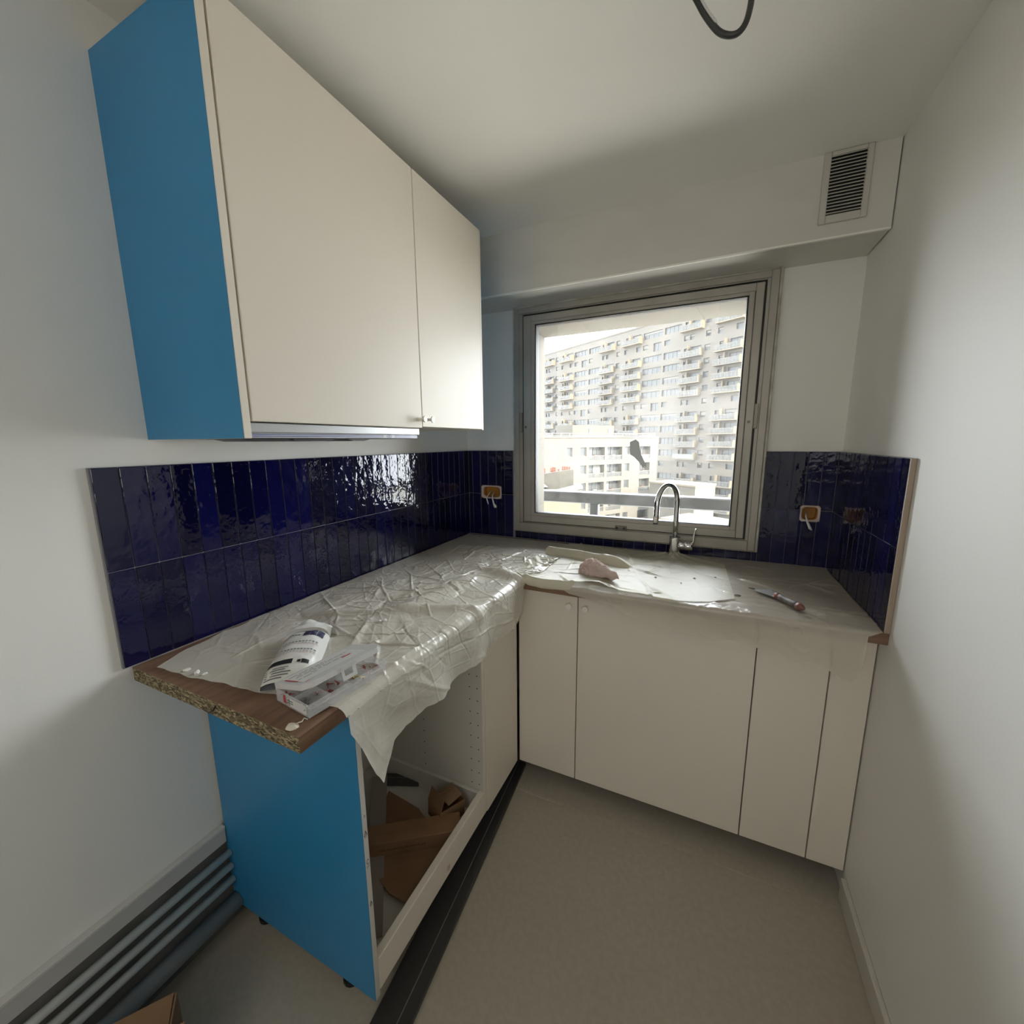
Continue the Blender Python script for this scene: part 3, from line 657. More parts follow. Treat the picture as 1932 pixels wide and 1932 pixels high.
# ------------------------------------------------------------------ cloth
ns, nt_ = 130, 70
V = np.zeros((ns, nt_, 3)); Mc = Matrix.Rotation(R(-14), 3, 'Z')
aa = np.linspace(0, 2*np.pi, ns); pp = np.linspace(0, np.pi/2, nt_)
AA, PP_ = np.meshgrid(aa, pp, indexing='ij')
dx_, dy2, dz_ = np.cos(AA)*np.cos(PP_), np.sin(AA)*np.cos(PP_), np.sin(PP_)
def folds(cx, cy, c, sd):
    f1, f2 = facets(np.stack([(dx_+cx*dz_).ravel(), (dy2+cy*dz_).ravel()], 1)+5, c, sd, 2.4, True)
    return np.clip((f2-f1)/.45, 0, 1).reshape(AA.shape)**.55
F3 = facets(np.stack([(dx_+.2*dz_).ravel(), (dy2+.5*dz_).ravel()], 1)+5, .5, 91, 2.4).reshape(AA.shape)
rr_ = .74+.30*folds(.35, -.2, .95, 71)+.09*folds(-.3, .4, .5, 77)-.16*F3
for i in range(ns):
    for j in range(nt_):
        a = AA[i, j]; r = rr_[i, j]; c_ = math.cos(PP_[i, j])
        w_ = .25+.75*abs(math.sin(PP_[i, j]+.35))
        p = Vector((dx_[i, j]*.062*r, dy2[i, j]*.055*r, dz_[i, j]*.056*r**.8))
        tail = max(0, math.cos(a-R(-24)))**10*c_**2.5
        p += Vector((.078, -.034, 0))*tail; p.z += (.010+.006*math.sin(p.x*150+p.y*90))*tail
        V[i, j] = Mc @ p
V[-1] = V[0]
zc = float(np.median([surf(PC, .84+.04*math.cos(a), -.455+.04*math.sin(a)) for a in np.linspace(0, 6, 12)]))
V += np.array([.838, -.455, zc-.002])
tag(MB().grid(V, CLOTH).build('cloth', smooth=True), 'crumpled dusty pink cloth lying on the cream sheet', 'cloth')

# ------------------------------------------------------------------ putty knife
pk = thing('putty_knife', 'putty knife with red and grey handle lying on the film near right wall', 'putty knife', loc=(1.45, -.49, H+.006))
A = Vector((1.424, -.416, H+.011)); B = Vector((1.513, -.585, H+.018)); ax = (B-A).normalized(); sd = Vector((0, 0, 1)).cross(ax).normalized()
M = frame(sd, ax, A)
b = MB(); b.prism([(-.031, 0), (.031, 0), (.0285, .010), (.012, .066), (.008, .078), (-.008, .078), (-.012, .066), (-.0285, .010)], .0011, BLADE, M); b.build('blade', pk)
hp = [A+ax*(.070+.0115*k) for k in range(12)]; hr = [.0085, .0118, .0112, .0098, .0095, .0105, .0112, .0112, .0118, .0122, .0110, .005]
b = MB(); b.tube([p+Vector((0, 0, .004)) for p in hp[:3]], hr[:3], REDP, 14); b.build('collar', pk, smooth=True)
b = MB(); b.tube([p+Vector((0, 0, .004)) for p in hp[2:10]], hr[2:10], GRIP, 14); b.build('handle', pk, smooth=True)
b = MB(); b.tube([p+Vector((0, 0, .004)) for p in hp[9:]], hr[9:], REDP, 14); b.build('end_cap', pk, smooth=True)
b = MB(); g = np.zeros((14, 8, 3))
for i in range(14):
    for j in range(8):
        g[i, j] = (1.520+.004*i*.9, -.590+.006*j-.003*i*.6, H+.006+.010*abs(noise.noise(Vector((i*.5, j*.6, 1))))+.010*math.sin(j/7*math.pi))
tag(b.grid(g, mat('clear_scrap', (.9, .9, .9), .08, alpha=.16)).build('plastic_scrap', smooth=True), 'small clear plastic scrap beside the putty knife handle', 'scrap')

# ------------------------------------------------------------------ bag of grout
bgx, bgy, bga = .352, -1.405, math.atan2(.19, -.155)
U = Vector((math.cos(bga), math.sin(bga), 0)); Vv = Vector((math.sin(bga), -math.cos(bga), 0))   # U: along towards the torn top; Vv: to its right side
LB, WB = .124, .053
def bagh(u, v):
    a = np.clip(1-(np.abs(u)/LB)**3.2, 0, 1); c = np.clip(1-(np.abs(v)/WB)**3.0, 0, 1)
    return .040*a**.55*c**.5
def bagpt(u, v, off=0, wr=True):
    u = float(u); v = float(v); n_ = .0022*noise.fractal(Vector((u*30, v*30, 2)), 1, 2, 3) if wr else 0
    k = float(bagh(u, v)); z = H+.008+k+n_*(1 if k > .01 else .3)+off
    return Vector((bgx, bgy, 0))+U*u+Vv*v+Vector((0, 0, z))
bag = thing('bag', 'white printed bag of tile grout with a torn open top on plastic sheet', 'bag', loc=(bgx, bgy, H))
nu, nv = 60, 40; us = np.linspace(-LB, LB, nu); vs = np.linspace(-WB, WB, nv)
top = np.array([[bagpt(u, v) for v in vs] for u in us])
bot = top.copy(); bot[..., 2] = H+.006
b = MB(); b.grid(top, BAGW); b.grid(bot[:, ::-1], BAGW)
b.build('body', bag, smooth=True)
# torn crumpled top
g = np.zeros((26, 18, 3))
for i in range(26):
    for j in range(18):
        a = i/25; v = -WB*1.02+2.04*WB*j/17; u = LB*.74+.055*a
        fl_ = .014*noise.fractal(Vector((a*1.6, j*.16, 5)), 1, 2, 2)
        side = max(0, (j-9)/8)
        p = bagpt(min(u, LB*.9), v*(1-.25*a), .003, False)+U*max(0, u-LB*.9)+Vector((0, 0, .012*math.sin(a*3)+fl_*a*1.6+.006))
        p += Vv*(.030*a*side)-U*(.035*side*side*a)-Vector((0, 0, .020*side*side*a))
        p.z = max(p.z, H+.008); g[i, j] = p
b = MB(); b.grid(g, BAGIN); b.build('torn_top', bag, smooth=True)
def decal(poly, m, name, off=.0009, n=10):
    """quad patch (u0,u1,v0,v1) laid on the bag"""
    u0, u1, v0, v1 = poly
    G = np.array([[bagpt(u0+(u1-u0)*i/n, v0+(v1-v0)*j/n, off) for j in range(n+1)] for i in range(n+1)])
    return MB().grid(G, m)
def multi(lst, name, m, off=.0009):
    b = MB()
    for q in lst:
        u0, u1, v0, v1 = q; n = 3
        b.grid(np.array([[bagpt(u0+(u1-u0)*i/n, v0+(v1-v0)*j/n, off) for j in range(n+1)] for i in range(n+1)]), m)
    tag(b.build(name, bag), kind='stuff')
b = MB(); 
for i in range(2):
    for j in range(3): 
        u0 = .046+.019*i; v0 = .0+.0155*j; b.grid(np.array([[bagpt(u0+.0178*a/5, v0+.0144*c/5, .0009) for c in range(6)] for a in range(6)]), NAVY)
tag(b.build('printed_picture', bag), kind='stuff')
M_ = lambda x, y: bagpt(.058+y, -.030+x, .0012)
flat_text('DEXTER', .0125, M_, INK, 'brand_lettering', bag, .02)
multi([(.044, .049, -.050, -.036)], 'red_print', REDI)
rows = []
for u0, n_, va, vb in ((.012, 11, -.040, .044), (.005, 11, -.040, .044), (-.028, 13, -.046, .046), (-.036, 13, -.046, .046)):
    for k in range(n_): 
        v = va+(vb-va)*k/n_; rows.append((u0, u0+(.0042 if u0 in (.012, -.028) else .0018), v, v+.0046))
multi(rows, 'printed_row', GREYI)
rows = [(u, u+.0012, -.040+.0072*k, -.040+.0072*k+.005) for u in (-.001, -.042) for k in range(12)]
multi(rows, 'printed_red_row', REDI)
b = decal((-.082, -.067, -.046, .004), INK, '', .001, 8); b.build('printed_label', bag)
multi([(-.079, -.0705, .014, .021), (-.081, -.069, .023, .038)], 'printed_symbol', INK)
multi([(-.092-.0052*k, -.0895-.0052*k, -.046, (.0, -.006, .006, .002, -.01)[k]) for k in range(5)], 'printed_text_line', GREYI)
multi([(-.125, -.118, -.05, -.02)], 'printed_corner', INK)

# ------------------------------------------------------------------ organiser box with screws
OB = Vector((.5585, -1.5465, H+.0042)); ex = Vector((-.113, .013, 0)).normalized(); ey = Vector((.03, .172, 0)).normalized(); ey = (ey-ex*ey.dot(ex)).normalized()
MO = Matrix((ex, ey, Vector((0, 0, 1)))).transposed().to_4x4(); MO.translation = OB
MO = Matrix.Translation(OB) @ Matrix((ex, ey, Vector((0, 0, 1)))).transposed().to_4x4()
bw, bl, bh, tk = .112, .190, .027, .0014
ob = thing('organiser_box', 'clear plastic organiser box with half-open lid at the worktop corner', 'box', loc=tuple(OB))
b = MB()
b.box((0, 0, 0), (bw, bl, tk), PP, MO)
b.box((0, 0, tk), (tk, bl, bh), PP, MO); b.box((bw-tk, 0, tk), (bw, bl, bh), PP, MO); b.box((tk, 0, tk), (bw-tk, tk, bh), PP, MO); b.box((tk, bl-tk, tk), (bw-tk, bl, bh), PP, MO)
b.box((-.002, .002, bh*.62), (0, bl-.002, bh*.70), PP, MO)
b.build('tray', ob)
for y in (.048, .096, .144): MB().box((tk, y, tk), (bw-tk, y+.0012, bh-.002), PP, MO).build('divider', ob)
for y0, y1 in ((tk, .048), (.0972, .144)): MB().box((bw*.48, y0, tk), (bw*.48+.0012, y1, bh-.003), PP, MO).build('divider', ob)
ML = MO @ Matrix.Translation((bw, 0, bh)) @ Matrix.Rotation(R(15), 4, 'Y') @ Matrix.Scale(-1, 4, (1, 0, 0))
b = MB(); c = .016
pl = [(0, 0), (bw-c, 0), (bw, c), (bw, bl-c), (bw-c, bl), (0, bl)]
b.prism(pl, .0014, PPL, ML @ Matrix.Translation((0, 0, .010)))
n = len(pl)
for i in range(n):
    p, q = Vector((*pl[i], 0)), Vector((*pl[(i+1) % n], 0)); d = (q-p); L_ = d.length
    Mx = frame(d, (-d.y, d.x, 0), p); b.box((0, 0, 0), (L_, .0013, .0105), PPL, ML @ Mx)
lid = b.build('lid', ob)
b = MB(); ring_ = [((bw, bl/2-.017, -.012), (bw+.002, bl/2-.011, .009)), ((bw, bl/2+.009, -.012), (bw+.002, bl/2+.017, .009)), ((bw, bl/2-.017, -.020), (bw+.002, bl/2+.017, -.012)), ((bw, bl/2-.017, .003), (bw+.002, bl/2+.017, .0095))]
for lo, hi in ring_: b.box(lo, hi, PPL, ML)
b.build('latch', ob)
b = MB(); b.box((.010, .012, .0115), (bw*.80, bl-.03, .0119), mat('paper_label', (.62, .61, .59), .6), ML); b.build('paper_label', ob)
b = MB()
b.box((.022, .010, .0119), (.070, .0125, .0122), REDI, ML); b.box((bw-.018, .0125, .0119), (bw-.0165, .022, .0122), REDI, ML)
b.box((.058, .118, .0119), (.064, .140, .0122), REDI, ML)
tag(b.build('red_print', ob), kind='stuff')
b = MB()
for k, (a0, a1) in enumerate(((.018, .10), (.03, .145), (.022, .085), (.05, .13), (.016, .06))):
    x = .024+.0095*k; y = a0
    while y < a1:
        l_ = random.uniform(.006, .02); b.box((x, y, .0119), (x+.0022, min(y+l_, a1), .0122), GREYI, ML); y += l_+.004
tag(b.build('print_line', ob), kind='stuff')
b = MB(); b.box((.008, -.0006, .004), (.062, 0, .022), mat('side_label', (.66, .65, .63), .6), MO); b.build('side_label', ob)
b = MB(); b.box((.078, -.0006, .006), (.085, 0, .022), REDI, MO)
for z in (.010, .015): b.box((.052, -.0010, z), (.070, -.0006, z+.002), GREYI, MO)
tag(b.build('side_print', ob), kind='stuff')
def screw_mesh(m, L=.016):
    b = MB(); b.tube([(0, 0, 0), (0, 0, .0018), (0, 0, .002), (0, 0, L*.8), (0, 0, L)], [.0034, .0030, .0015, .0014, .0003], m, 6); return b.mesh('screw')
kinds = [(screw_mesh(ZINC, .014), (.006, .050, .004, .044), 'small zinc screw in the near corner compartment of the organiser box', 'zinc screws in the organiser box', 'screw', 11),
         (screw_mesh(RUSTP, .013), (.062, .105, .004, .044), 'dark wall plug in the organiser box, compartment under the lid', 'wall plugs in the organiser box', 'screw', 6),
         (screw_mesh(RUSTP, .015), (.010, .09, .054, .092), 'red-brown wall plug in the second compartment of the organiser box', 'red wall plugs in the organiser box', 'wall_plug', 8),
         (screw_mesh(BRASS, .018), (.006, .048, .102, .139), 'brass screw in the third compartment of the organiser box', 'brass screws in the organiser box', 'brass_screw', 10),
         (screw_mesh(RUSTP, .016), (.008, .08, .150, .184), 'reddish wall plug in the far compartment of the organiser box', 'wall plugs in the far compartment', 'wall_plug', 8)]
for me, (xa, xb, ya, yb), lab, grp, nm, cnt in kinds:
    for k in range(cnt):
        p = MO @ Vector((random.uniform(xa, xb), random.uniform(ya, yb), .0052+.0035*(k % 3)))
        o = link(nm, me); o.location = p; o.rotation_euler = (R(90+random.uniform(-16, 16)), 0, random.uniform(0, 6.28))
        tag(o, lab, 'wall plug' if 'plug' in lab else 'screw', grp)

# torn bits on the worktop
g = np.zeros((14, 12, 3))
for i in range(14):
    for j in range(12):
        a = 2*math.pi*i/13; r = j/11
        g[i, j] = (.545+.013*r*math.cos(a)*(1+.15*math.sin(3*a)), -1.574+.011*r*math.sin(a), H+.0015+.006*(1-r*r)+.0012*noise.noise(Vector((i*.7, j*.5, 0))))
b = MB(); b.grid(g, mat('foam_scrap', (.72, .66, .56), .7)); b.tube([(.548, -1.565, H+.004), (.556, -1.560, H+.007), (.552, -1.553, H+.008), (.557, -1.549, H+.004)], .0011, CRUMBW, 6)
tag(b.build('foam_scrap', smooth=True), 'torn off-white foam scrap at the bare wood corner of the worktop', 'scrap')
def crumb(x, y, z, s, m):
    bm = bmesh.new(); bmesh.ops.create_icosphere(bm, subdivisions=1, radius=s)
    for v in bm.verts: v.co *= random.uniform(.7, 1.25); v.co.z *= .55; v.co.x *= 1.5
    me = bpy.data.meshes.new('plaster_crumb'); bm.to_mesh(me); bm.free(); me.materials.append(m)
    o = link('plaster_crumb', me, loc=(x, y, z)); o.rotation_euler.z = random.uniform(0, 6); return o
for x, y, s_, P_, m_, lab, grp in (
        (.106, -.077, .0055, PA, CRUMB, 'brown plaster crumb deepest in the back left corner of the worktop', 'crumbs in the back corner'),
        (.060, -.060, .003, PA, CRUMB, 'tiniest brown crumb against the tiles in the back left corner', 'crumbs in the back corner'),
        (.242, -.248, .006, PA, CRUMB, 'brown plaster crumb touching a white one, back left of the crumpled sheet', 'crumbs in the back corner'),
        (.279, -.255, .005, PA, CRUMBW, 'white plaster crumb beside a brown one in the back left corner', 'crumbs in the back corner'),
        (1.074, -.425, .005, PC, CRUMB, 'brown crumb on the cream sheet nearest the pink cloth', 'crumbs on the cream sheet'),
        (1.208, -.379, .004, PC, CRUMB, 'brown crumb on the cream sheet, middle one of the line below the tap', 'crumbs on the cream sheet'),
        (1.281, -.327, .004, PC, CRUMB, 'brown crumb on the cream sheet nearest its right edge', 'crumbs on the cream sheet'),
        (1.165, -.450, .003, PC, CRUMB, 'smallest brown crumb on the cream sheet, closest to its front edge', 'crumbs on the cream sheet'),
        (1.347, -.496, .007, PB, CRUMB, 'grey plaster crumb on the thin film in front of the putty knife blade', 'crumbs beside the putty knife'),
        (1.396, -.396, .008, PB, CRUMB, 'grey plaster crumb at the tip of the putty knife blade', 'crumbs beside the putty knife'),
        (.148, -1.545, .006, PA, CRUMBW, 'white plaster flake nearest the left wall, near the chipboard end', 'flakes near the chipboard end'),
        (.181, -1.542, .007, PA, CRUMBW, 'white plaster flake in the middle of three near the chipboard end', 'flakes near the chipboard end'),
        (.205, -1.540, .005, PA, CRUMBW, 'white plaster flake nearest the grout bag, near the chipboard end', 'flakes near the chipboard end'),
        (.400, -1.160, .006, PA, CRUMBW, 'larger white crumb on the crumpled sheet behind the organiser box', 'crumbs behind the organiser box'),
        (.390, -1.170, .005, PA, CRUMBW, 'smaller white crumb on the crumpled sheet behind the organiser box', 'crumbs behind the organiser box')):
    tag(crumb(x, y, surf(P_, x, y)+.002, s_, m_), lab, 'crumb', grp)

# ------------------------------------------------------------------ inside the open cabinet
def carton(lo, hi, M, name, label, group=None, m=CARD):
    b = MB(); b.cbox(lo, hi, m, .002, M); return b
lb = thing('cardboard_box', 'long narrow closed cardboard box lying diagonally in the open cabinet', 'box', 'cardboard in the open cabinet', loc=(.4, -1.1, .11))
M = frame((.235, .168, 0), (-.168, .235, 0), (.318, -1.210, .118))
MB().cbox((-.05, 0, 0), (.295, .072, .052), CARD, .002, M).build('body', lb)
MB().box((-.05, .0355, .052), (.295, .0365, .0526), CARDD, M).build('tape_seam', lb)
b = MB()
for k in range(24): b.box((.03+.0062*k, -.0006, .022), (.03+.0062*k+.0042, 0, .0255+.0015*(k % 3)), mat('faint_print', (.15, .08, .045), .8), M)
tag(b.build('printed_line', lb), kind='stuff')
sb = thing('cardboard_box', 'small open cardboard box with raised flaps in the open cabinet', 'box', 'cardboard in the open cabinet', loc=(.45, -.98, .15))
M = frame((.045, .10, 0), (-.10, .045, 0), (.468, -1.030, .121)) @ Matrix.Rotation(R(3), 4, 'Y')
a_, c_, h_ = .100, .085, .062
b = MB(); b.box((0, 0, 0), (a_, c_, .002), CARD, M); b.box((0, 0, 0), (.002, c_, h_), CARD, M); b.box((a_-.002, 0, 0), (a_, c_, h_), CARD, M); b.box((.002, c_-.002, 0), (a_-.002, c_, h_), CARD, M); b.box((.002, 0, 0), (a_-.002, .002, h_), CARD, M)
b.build('body', sb)
MB().box((0, 0, 0), (.060, c_*.8, .002), CARDD, M @ Matrix.Translation((a_-.062, .01, h_)) @ Matrix.Rotation(R(-14), 4, 'Y')).build('flap', sb)
MB().box((0, 0, 0), (.002, c_, .045), CARD, M @ Matrix.Translation((0, 0, h_)) @ Matrix.Rotation(R(18), 4, 'Y')).build('flap', sb)
MB().box((0, 0, 0), (a_*.9, .002, .035), CARD, M @ Matrix.Translation((0, c_, h_)) @ Matrix.Rotation(R(60), 4, 'X')).build('flap', sb)
fb = MB(); fb.prism([(.19, -.975), (.345, -.990), (.530, -1.085), (.5355, -1.20), (.515, -1.262), (.446, -1.262), (.30, -1.22)], .006, CARD, Matrix.Translation((0, 0, .1125)))
tag(fb.build('cardboard_sheet'), 'flat brown cardboard sheet on the bottom of the open cabinet', 'cardboard', 'cardboard in the open cabinet')
fb = MB(); fb.box((.10, -1.42, .0985), (.36, -1.16, .104), CARD, Matrix.Translation((.0, 0, 0)))
tag(fb.build('cardboard_sheet'), 'folded cardboard sheet behind the blue end panel inside the open cabinet', 'cardboard', 'cardboard in the open cabinet')
b = MB(); M = frame((.176, .075, 0), (-.075, .176, 0), (.125, -.960, .100)); b.cbox((0, 0, 0), (.345, .045, .02), mat('bar_paint', (.07, .07, .068), .4), .002, M); b.box((0, .020, .02), (.30, .024, .0206), DARKG2, M)
tag(b.build('metal_bar'), 'dark metal bar lying at the back of the open cabinet', 'bar')
b = MB(); M = frame((-.330, .395, .05), (.4, .33, 0), (.478, -1.362, .104)); b.cbox((0, -.034, 0), (.53, .022, .004), mat('grey_strip', (.30, .26, .225), .5), .001, M)
tag(b.build('strip'), 'grey-brown flat strip lying diagonally under the long cardboard box', 'strip')

# ------------------------------------------------------------------ floor things
pb = thing('plinth_board', 'dark grey plinth board lying on the floor along the left cabinets', 'plinth', loc=(.55, -1.2, 0))
pd = Vector((.071, -.895, 0)).normalized(); M = frame(pd, Vector((pd.y, -pd.x, 0))*-1, (.572, -.518, .0005))
b = MB(); b.cbox((0, -.098, 0), (1.55, 0, .018), DARKG, .003, M); b.build('board', pb)
b = MB(); b.cbox((0.002, -.0335, .0175), (1.548, -.031, .0195), DARKG2, .0006, M); b.cbox((0.002, -.072, .0175), (1.548, -.0705, .0185), DARKG, .0004, M); b.build('groove_line', pb)
for z, r in ((.252, .0105), (.207, .0105), (.161, .0105)):
    b = MB(); b.tube([(.014, -3.5, z), (.014, -1.4475, z)], r, PIPE, 16)
    tag(b.build('heating_pipe', smooth=True), {.252: 'uppermost of three grey heating pipes along the left wall', .207: 'middle one of three grey heating pipes along the left wall', .161: 'lowest of three thin grey heating pipes along the left wall'}[z], 'pipe', 'heating pipes')
b = MB(); b.tube([(.022, -3.5, .090), (.022, -1.4475, .090)], .023, mat('dark_pipe', (.34, .335, .32), .5), 20)
tag(b.build('drain_pipe', smooth=True), 'thick dark pipe close to the floor below the heating pipes', 'pipe')
cb = thing('cardboard_box', 'open brown carton on the floor below the heating pipes', 'box', loc=(.15, -1.9, 0))
M = frame((.81, -.58, 0), (.58, .81, 0), (.172, -1.672, 0)); L_, w_, h_ = .20, .075, .175
b = MB(); b.box((0, -L_, 0), (w_, 0, .004), CARD, M); b.box((0, -L_, 0), (.004, 0, h_), CARD, M); b.box((w_-.004, -L_, 0), (w_, 0, h_), CARD, M); b.box((.004, -.004, 0), (w_-.004, 0, h_), CARD, M); b.box((.004, -L_, 0), (w_-.004, -L_+.004, h_), CARD, M)
b.build('body', cb)
MB().box((0, -L_+.01, 0), (w_*.92, -.006, .004), CARD, M @ Matrix.Translation((0, 0, h_)) @ Matrix.Rotation(R(6), 4, 'Y')).build('flap', cb)
MB().box((0, -L_+.01, -.16), (.004, .028, .0), CARDD, M @ Matrix.Translation((w_+.006, 0, h_+.012)) @ Matrix.Rotation(R(9), 4, 'Y')).build('flap', cb)
MB().box((0, -L_+.01, -.15), (.004, .036, .0), CARD, M @ Matrix.Translation((w_+.034, 0, h_-.005)) @ Matrix.Rotation(R(4), 4, 'Y')).build('flap', cb)

# ------------------------------------------------------------------ cable from the ceiling
pts = [(1.06, -1.10, ZC), (1.10, -1.095, 2.31), (1.148, -1.085, 2.228), (1.166, -1.082, 2.197), (1.187, -1.08, 2.168), (1.203, -1.08, 2.155), (1.219, -1.08, 2.151), (1.231, -1.08, 2.160), (1.237, -1.08, 2.180), (1.239, -1.08, 2.21), (1.236, -1.08, 2.27), (1.230, -1.08, ZC)]
def catmull(p, k=6):
    p = [Vector(q) for q in p]; out = []
    for i in range(len(p)-1):
        a, b_, c, d = p[max(i-1, 0)], p[i], p[i+1], p[min(i+2, len(p)-1)]
        for j in range(k):
            t = j/k; out.append(.5*((2*b_)+(c-a)*t+(2*a-5*b_+4*c-d)*t*t+(3*b_-a-3*c+d)*t**3))
    return out+[p[-1]]
cp = catmull(pts); b = MB(); b.tube(cp, .0052, DARKG, 12)
ca = b.build('cable', smooth=True); tag(ca, 'black cable looped down from the ceiling', 'cable')
b = MB(); b.tube([p+Vector((.0035, -.0040, .003)) for p in cp[10:24]], [.0005]+[.0024]*12+[.0004], mat('white_sheath', (.66, .65, .62), .5), 8); b.build('white_streak', ca, smooth=True)

# ------------------------------------------------------------------ the world outside
D1 = Vector((-.8443, .5358, 0)); N1 = Vector((-.5358, -.8443, 0)); P0 = Vector((-2.934, 97.884, 0))
def tw(u, z, w=0): return P0+D1*u+N1*w+Vector((0, 0, z))
GZ = -22.0
ground = struct(MB().box((-160, 12, GZ-1), (120, 260, GZ), GROUND).build('ground'))
tower = thing('apartment_tower', 'long pale apartment tower with rows of balconies filling the window view', 'building', loc=tuple(tw(20, GZ)))
FH = 2.69; TOPC = 25.45
floors = []; k = 0
while TOPC-FH*k > -15: floors.append((k, TOPC-FH*k, 'S' if k % 5 == 1 else 'B')); k += 1
holes = []; bands = []; smalls = []; talls = []; balcs = []
for per in range(-1, 3):
    o = per*24.55
    for k, zc_, kind in floors:
        if kind == 'B':
            for a, b_ in ((2.9, 7.2), (7.8, 13.1)): bands.append((o+a, o+b_, zc_-.75, zc_+.65))
            balcs.append((o-2.6, o+2.5, zc_)); balcs.append((o+13.4, o+19.0, zc_))
            smalls.append((o-3.85, o-3.0, zc_-.55, zc_+.65)); smalls.append((o+20.5, o+21.75, zc_-.55, zc_+.65))
        else:
            for a, b_ in ((.99, 2.1), (-.4, .7), (-3.8, -2.95), (5.7, 7.2), (11.7, 13.2), (13.9, 15.3), (17.9, 19.0), (20.5, 21.5)): smalls.append((o+a, o+b_, zc_-.45, zc_+.65))
            talls.append((o+8.0, o+10.2, zc_-1.15, zc_+.65))
lim = (-16, 58)
ok = lambda h: h[0] > lim[0]+.3 and h[1] < lim[1]-.3
bands = [h for h in bands if ok(h)]; smalls = [h for h in smalls if ok(h)]; talls = [h for h in talls if ok(h)]; balcs = [h for h in balcs if ok(h)]
doors = [(h[0]+.5, h[0]+2.9, h[2]-1.2, h[2]+.75) for h in balcs]+[(h[1]-1.3, h[1]-.5, h[2]-.4, h[2]+.65) for h in balcs]
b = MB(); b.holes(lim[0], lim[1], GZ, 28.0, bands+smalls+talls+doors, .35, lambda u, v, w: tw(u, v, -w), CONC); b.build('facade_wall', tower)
b = MB(); b.v = []; 
for (w0, w1) in ((-12, -.6),):
    q = [tw(lim[0], GZ, w0), tw(lim[1], GZ, w0), tw(lim[1], GZ, w1), tw(lim[0], GZ, w1)]; q2 = [v+Vector((0, 0, 28.2-GZ)) for v in q]
    b.add(q+q2, [(0, 1, 2, 3), (4, 5, 6, 7), (0, 1, 5, 4), (1, 2, 6, 5), (2, 3, 7, 6), (3, 0, 4, 7)], CONC)
b.build('roof_block', tower)
MT = Matrix((D1, Vector((0, 0, 1)), N1)).transposed().to_4x4()       # local x=u, y=z, z=out
WM = {}
def win_mesh(w, h, n, key, blind=0.):
    kk = (round(w, 2), round(h, 2), n, blind)
    if kk in WM: return WM[kk]
    b = MB(); b.box((0, 0, -.34), (w, h, -.30), WING); t = .07
    for lo, hi in (((0, 0, -.31), (w, t, -.24)), ((0, h-t, -.31), (w, h, -.24)), ((0, t, -.31), (t, h-t, -.24)), ((w-t, t, -.31), (w, h-t, -.24))): b.box(lo, hi, WFR)
    for i in range(1, n): b.box((w*i/n-.05, t, -.31), (w*i/n+.05, h-t, -.24), WFR)
    if blind: b.box((.05, h*(1-blind), -.24), (w-.05, h-.03, -.2), WFR)
    WM[kk] = b.mesh(key); return WM[kk]
def place(me, name, parent, u, z, M=MT, f=tw):
    o = link(name, me, parent); o.matrix_basis = Matrix.Translation(f(u, z)) @ M; return o
for h in bands: place(win_mesh(h[1]-h[0], h[3]-h[2], 4, 'window_band', random.choice((0, 0, 0, .35))), 'window_band', tower, h[0], h[2])
for h in smalls: place(win_mesh(h[1]-h[0], h[3]-h[2], 1, 'window', random.choice((0, 0, .4, .7))), 'window', tower, h[0], h[2])
for h in talls: place(win_mesh(h[1]-h[0], h[3]-h[2], 2, 'tall_window'), 'tall_window', tower, h[0], h[2])
for h in doors: place(win_mesh(h[1]-h[0], h[3]-h[2], 2 if h[1]-h[0] > 1.5 else 1, 'balcony_window', random.choice((0, 0, .3))), 'balcony_window', tower, h[0], h[2])
BALM = {}
def balcony_mesh(w, kind):
    if (round(w, 1), kind) in BALM: return BALM[(round(w, 1), kind)]
    b = MB(); d = 1.25
    b.box((0, -1.45, 0), (w, -1.25, d), FINM if kind == 0 else CONC)            # slab
    b.box((0, -1.25, 0), (.18, .05, d), FINM)                                   # solid cheek on the sunny side
    b.box((.18, -1.2, d-.05), (w, -.30, d-.02), RAILG if kind < 2 else mat('green_rail', (.045, .07, .057), .5))
    b.box((.0, -.30, d-.08), (w, -.22, d+.02), WFR)
    for i in range(9): b.box((w*i/8-.03, -1.25, d-.09), (w*i/8+.03, -.3, d), WFR)
    b.box((w*.62, -1.25, 0), (w*.66, .95, .7), FINM)                            # party fin
    b.box((w*.80, -1.25, .3), (w*.92, -.7, .9), LEAF if kind == 1 else GREYI if kind == 2 else WFR)
    BALM[(round(w, 1), kind)] = b.mesh('balcony'); return BALM[(round(w, 1), kind)]
for h in balcs: place(balcony_mesh(h[1]-h[0], random.choice((0, 0, 0, 1, 2) if h[2] < 5 else (0, 0, 0, 1))), 'balcony', tower, h[0], h[2])
MB().box((0, 0, 0), (lim[1]-lim[0], .35, .12), CONC, Matrix.Translation(tw(lim[0], 27.75)) @ MT).build('roof_edge', tower)

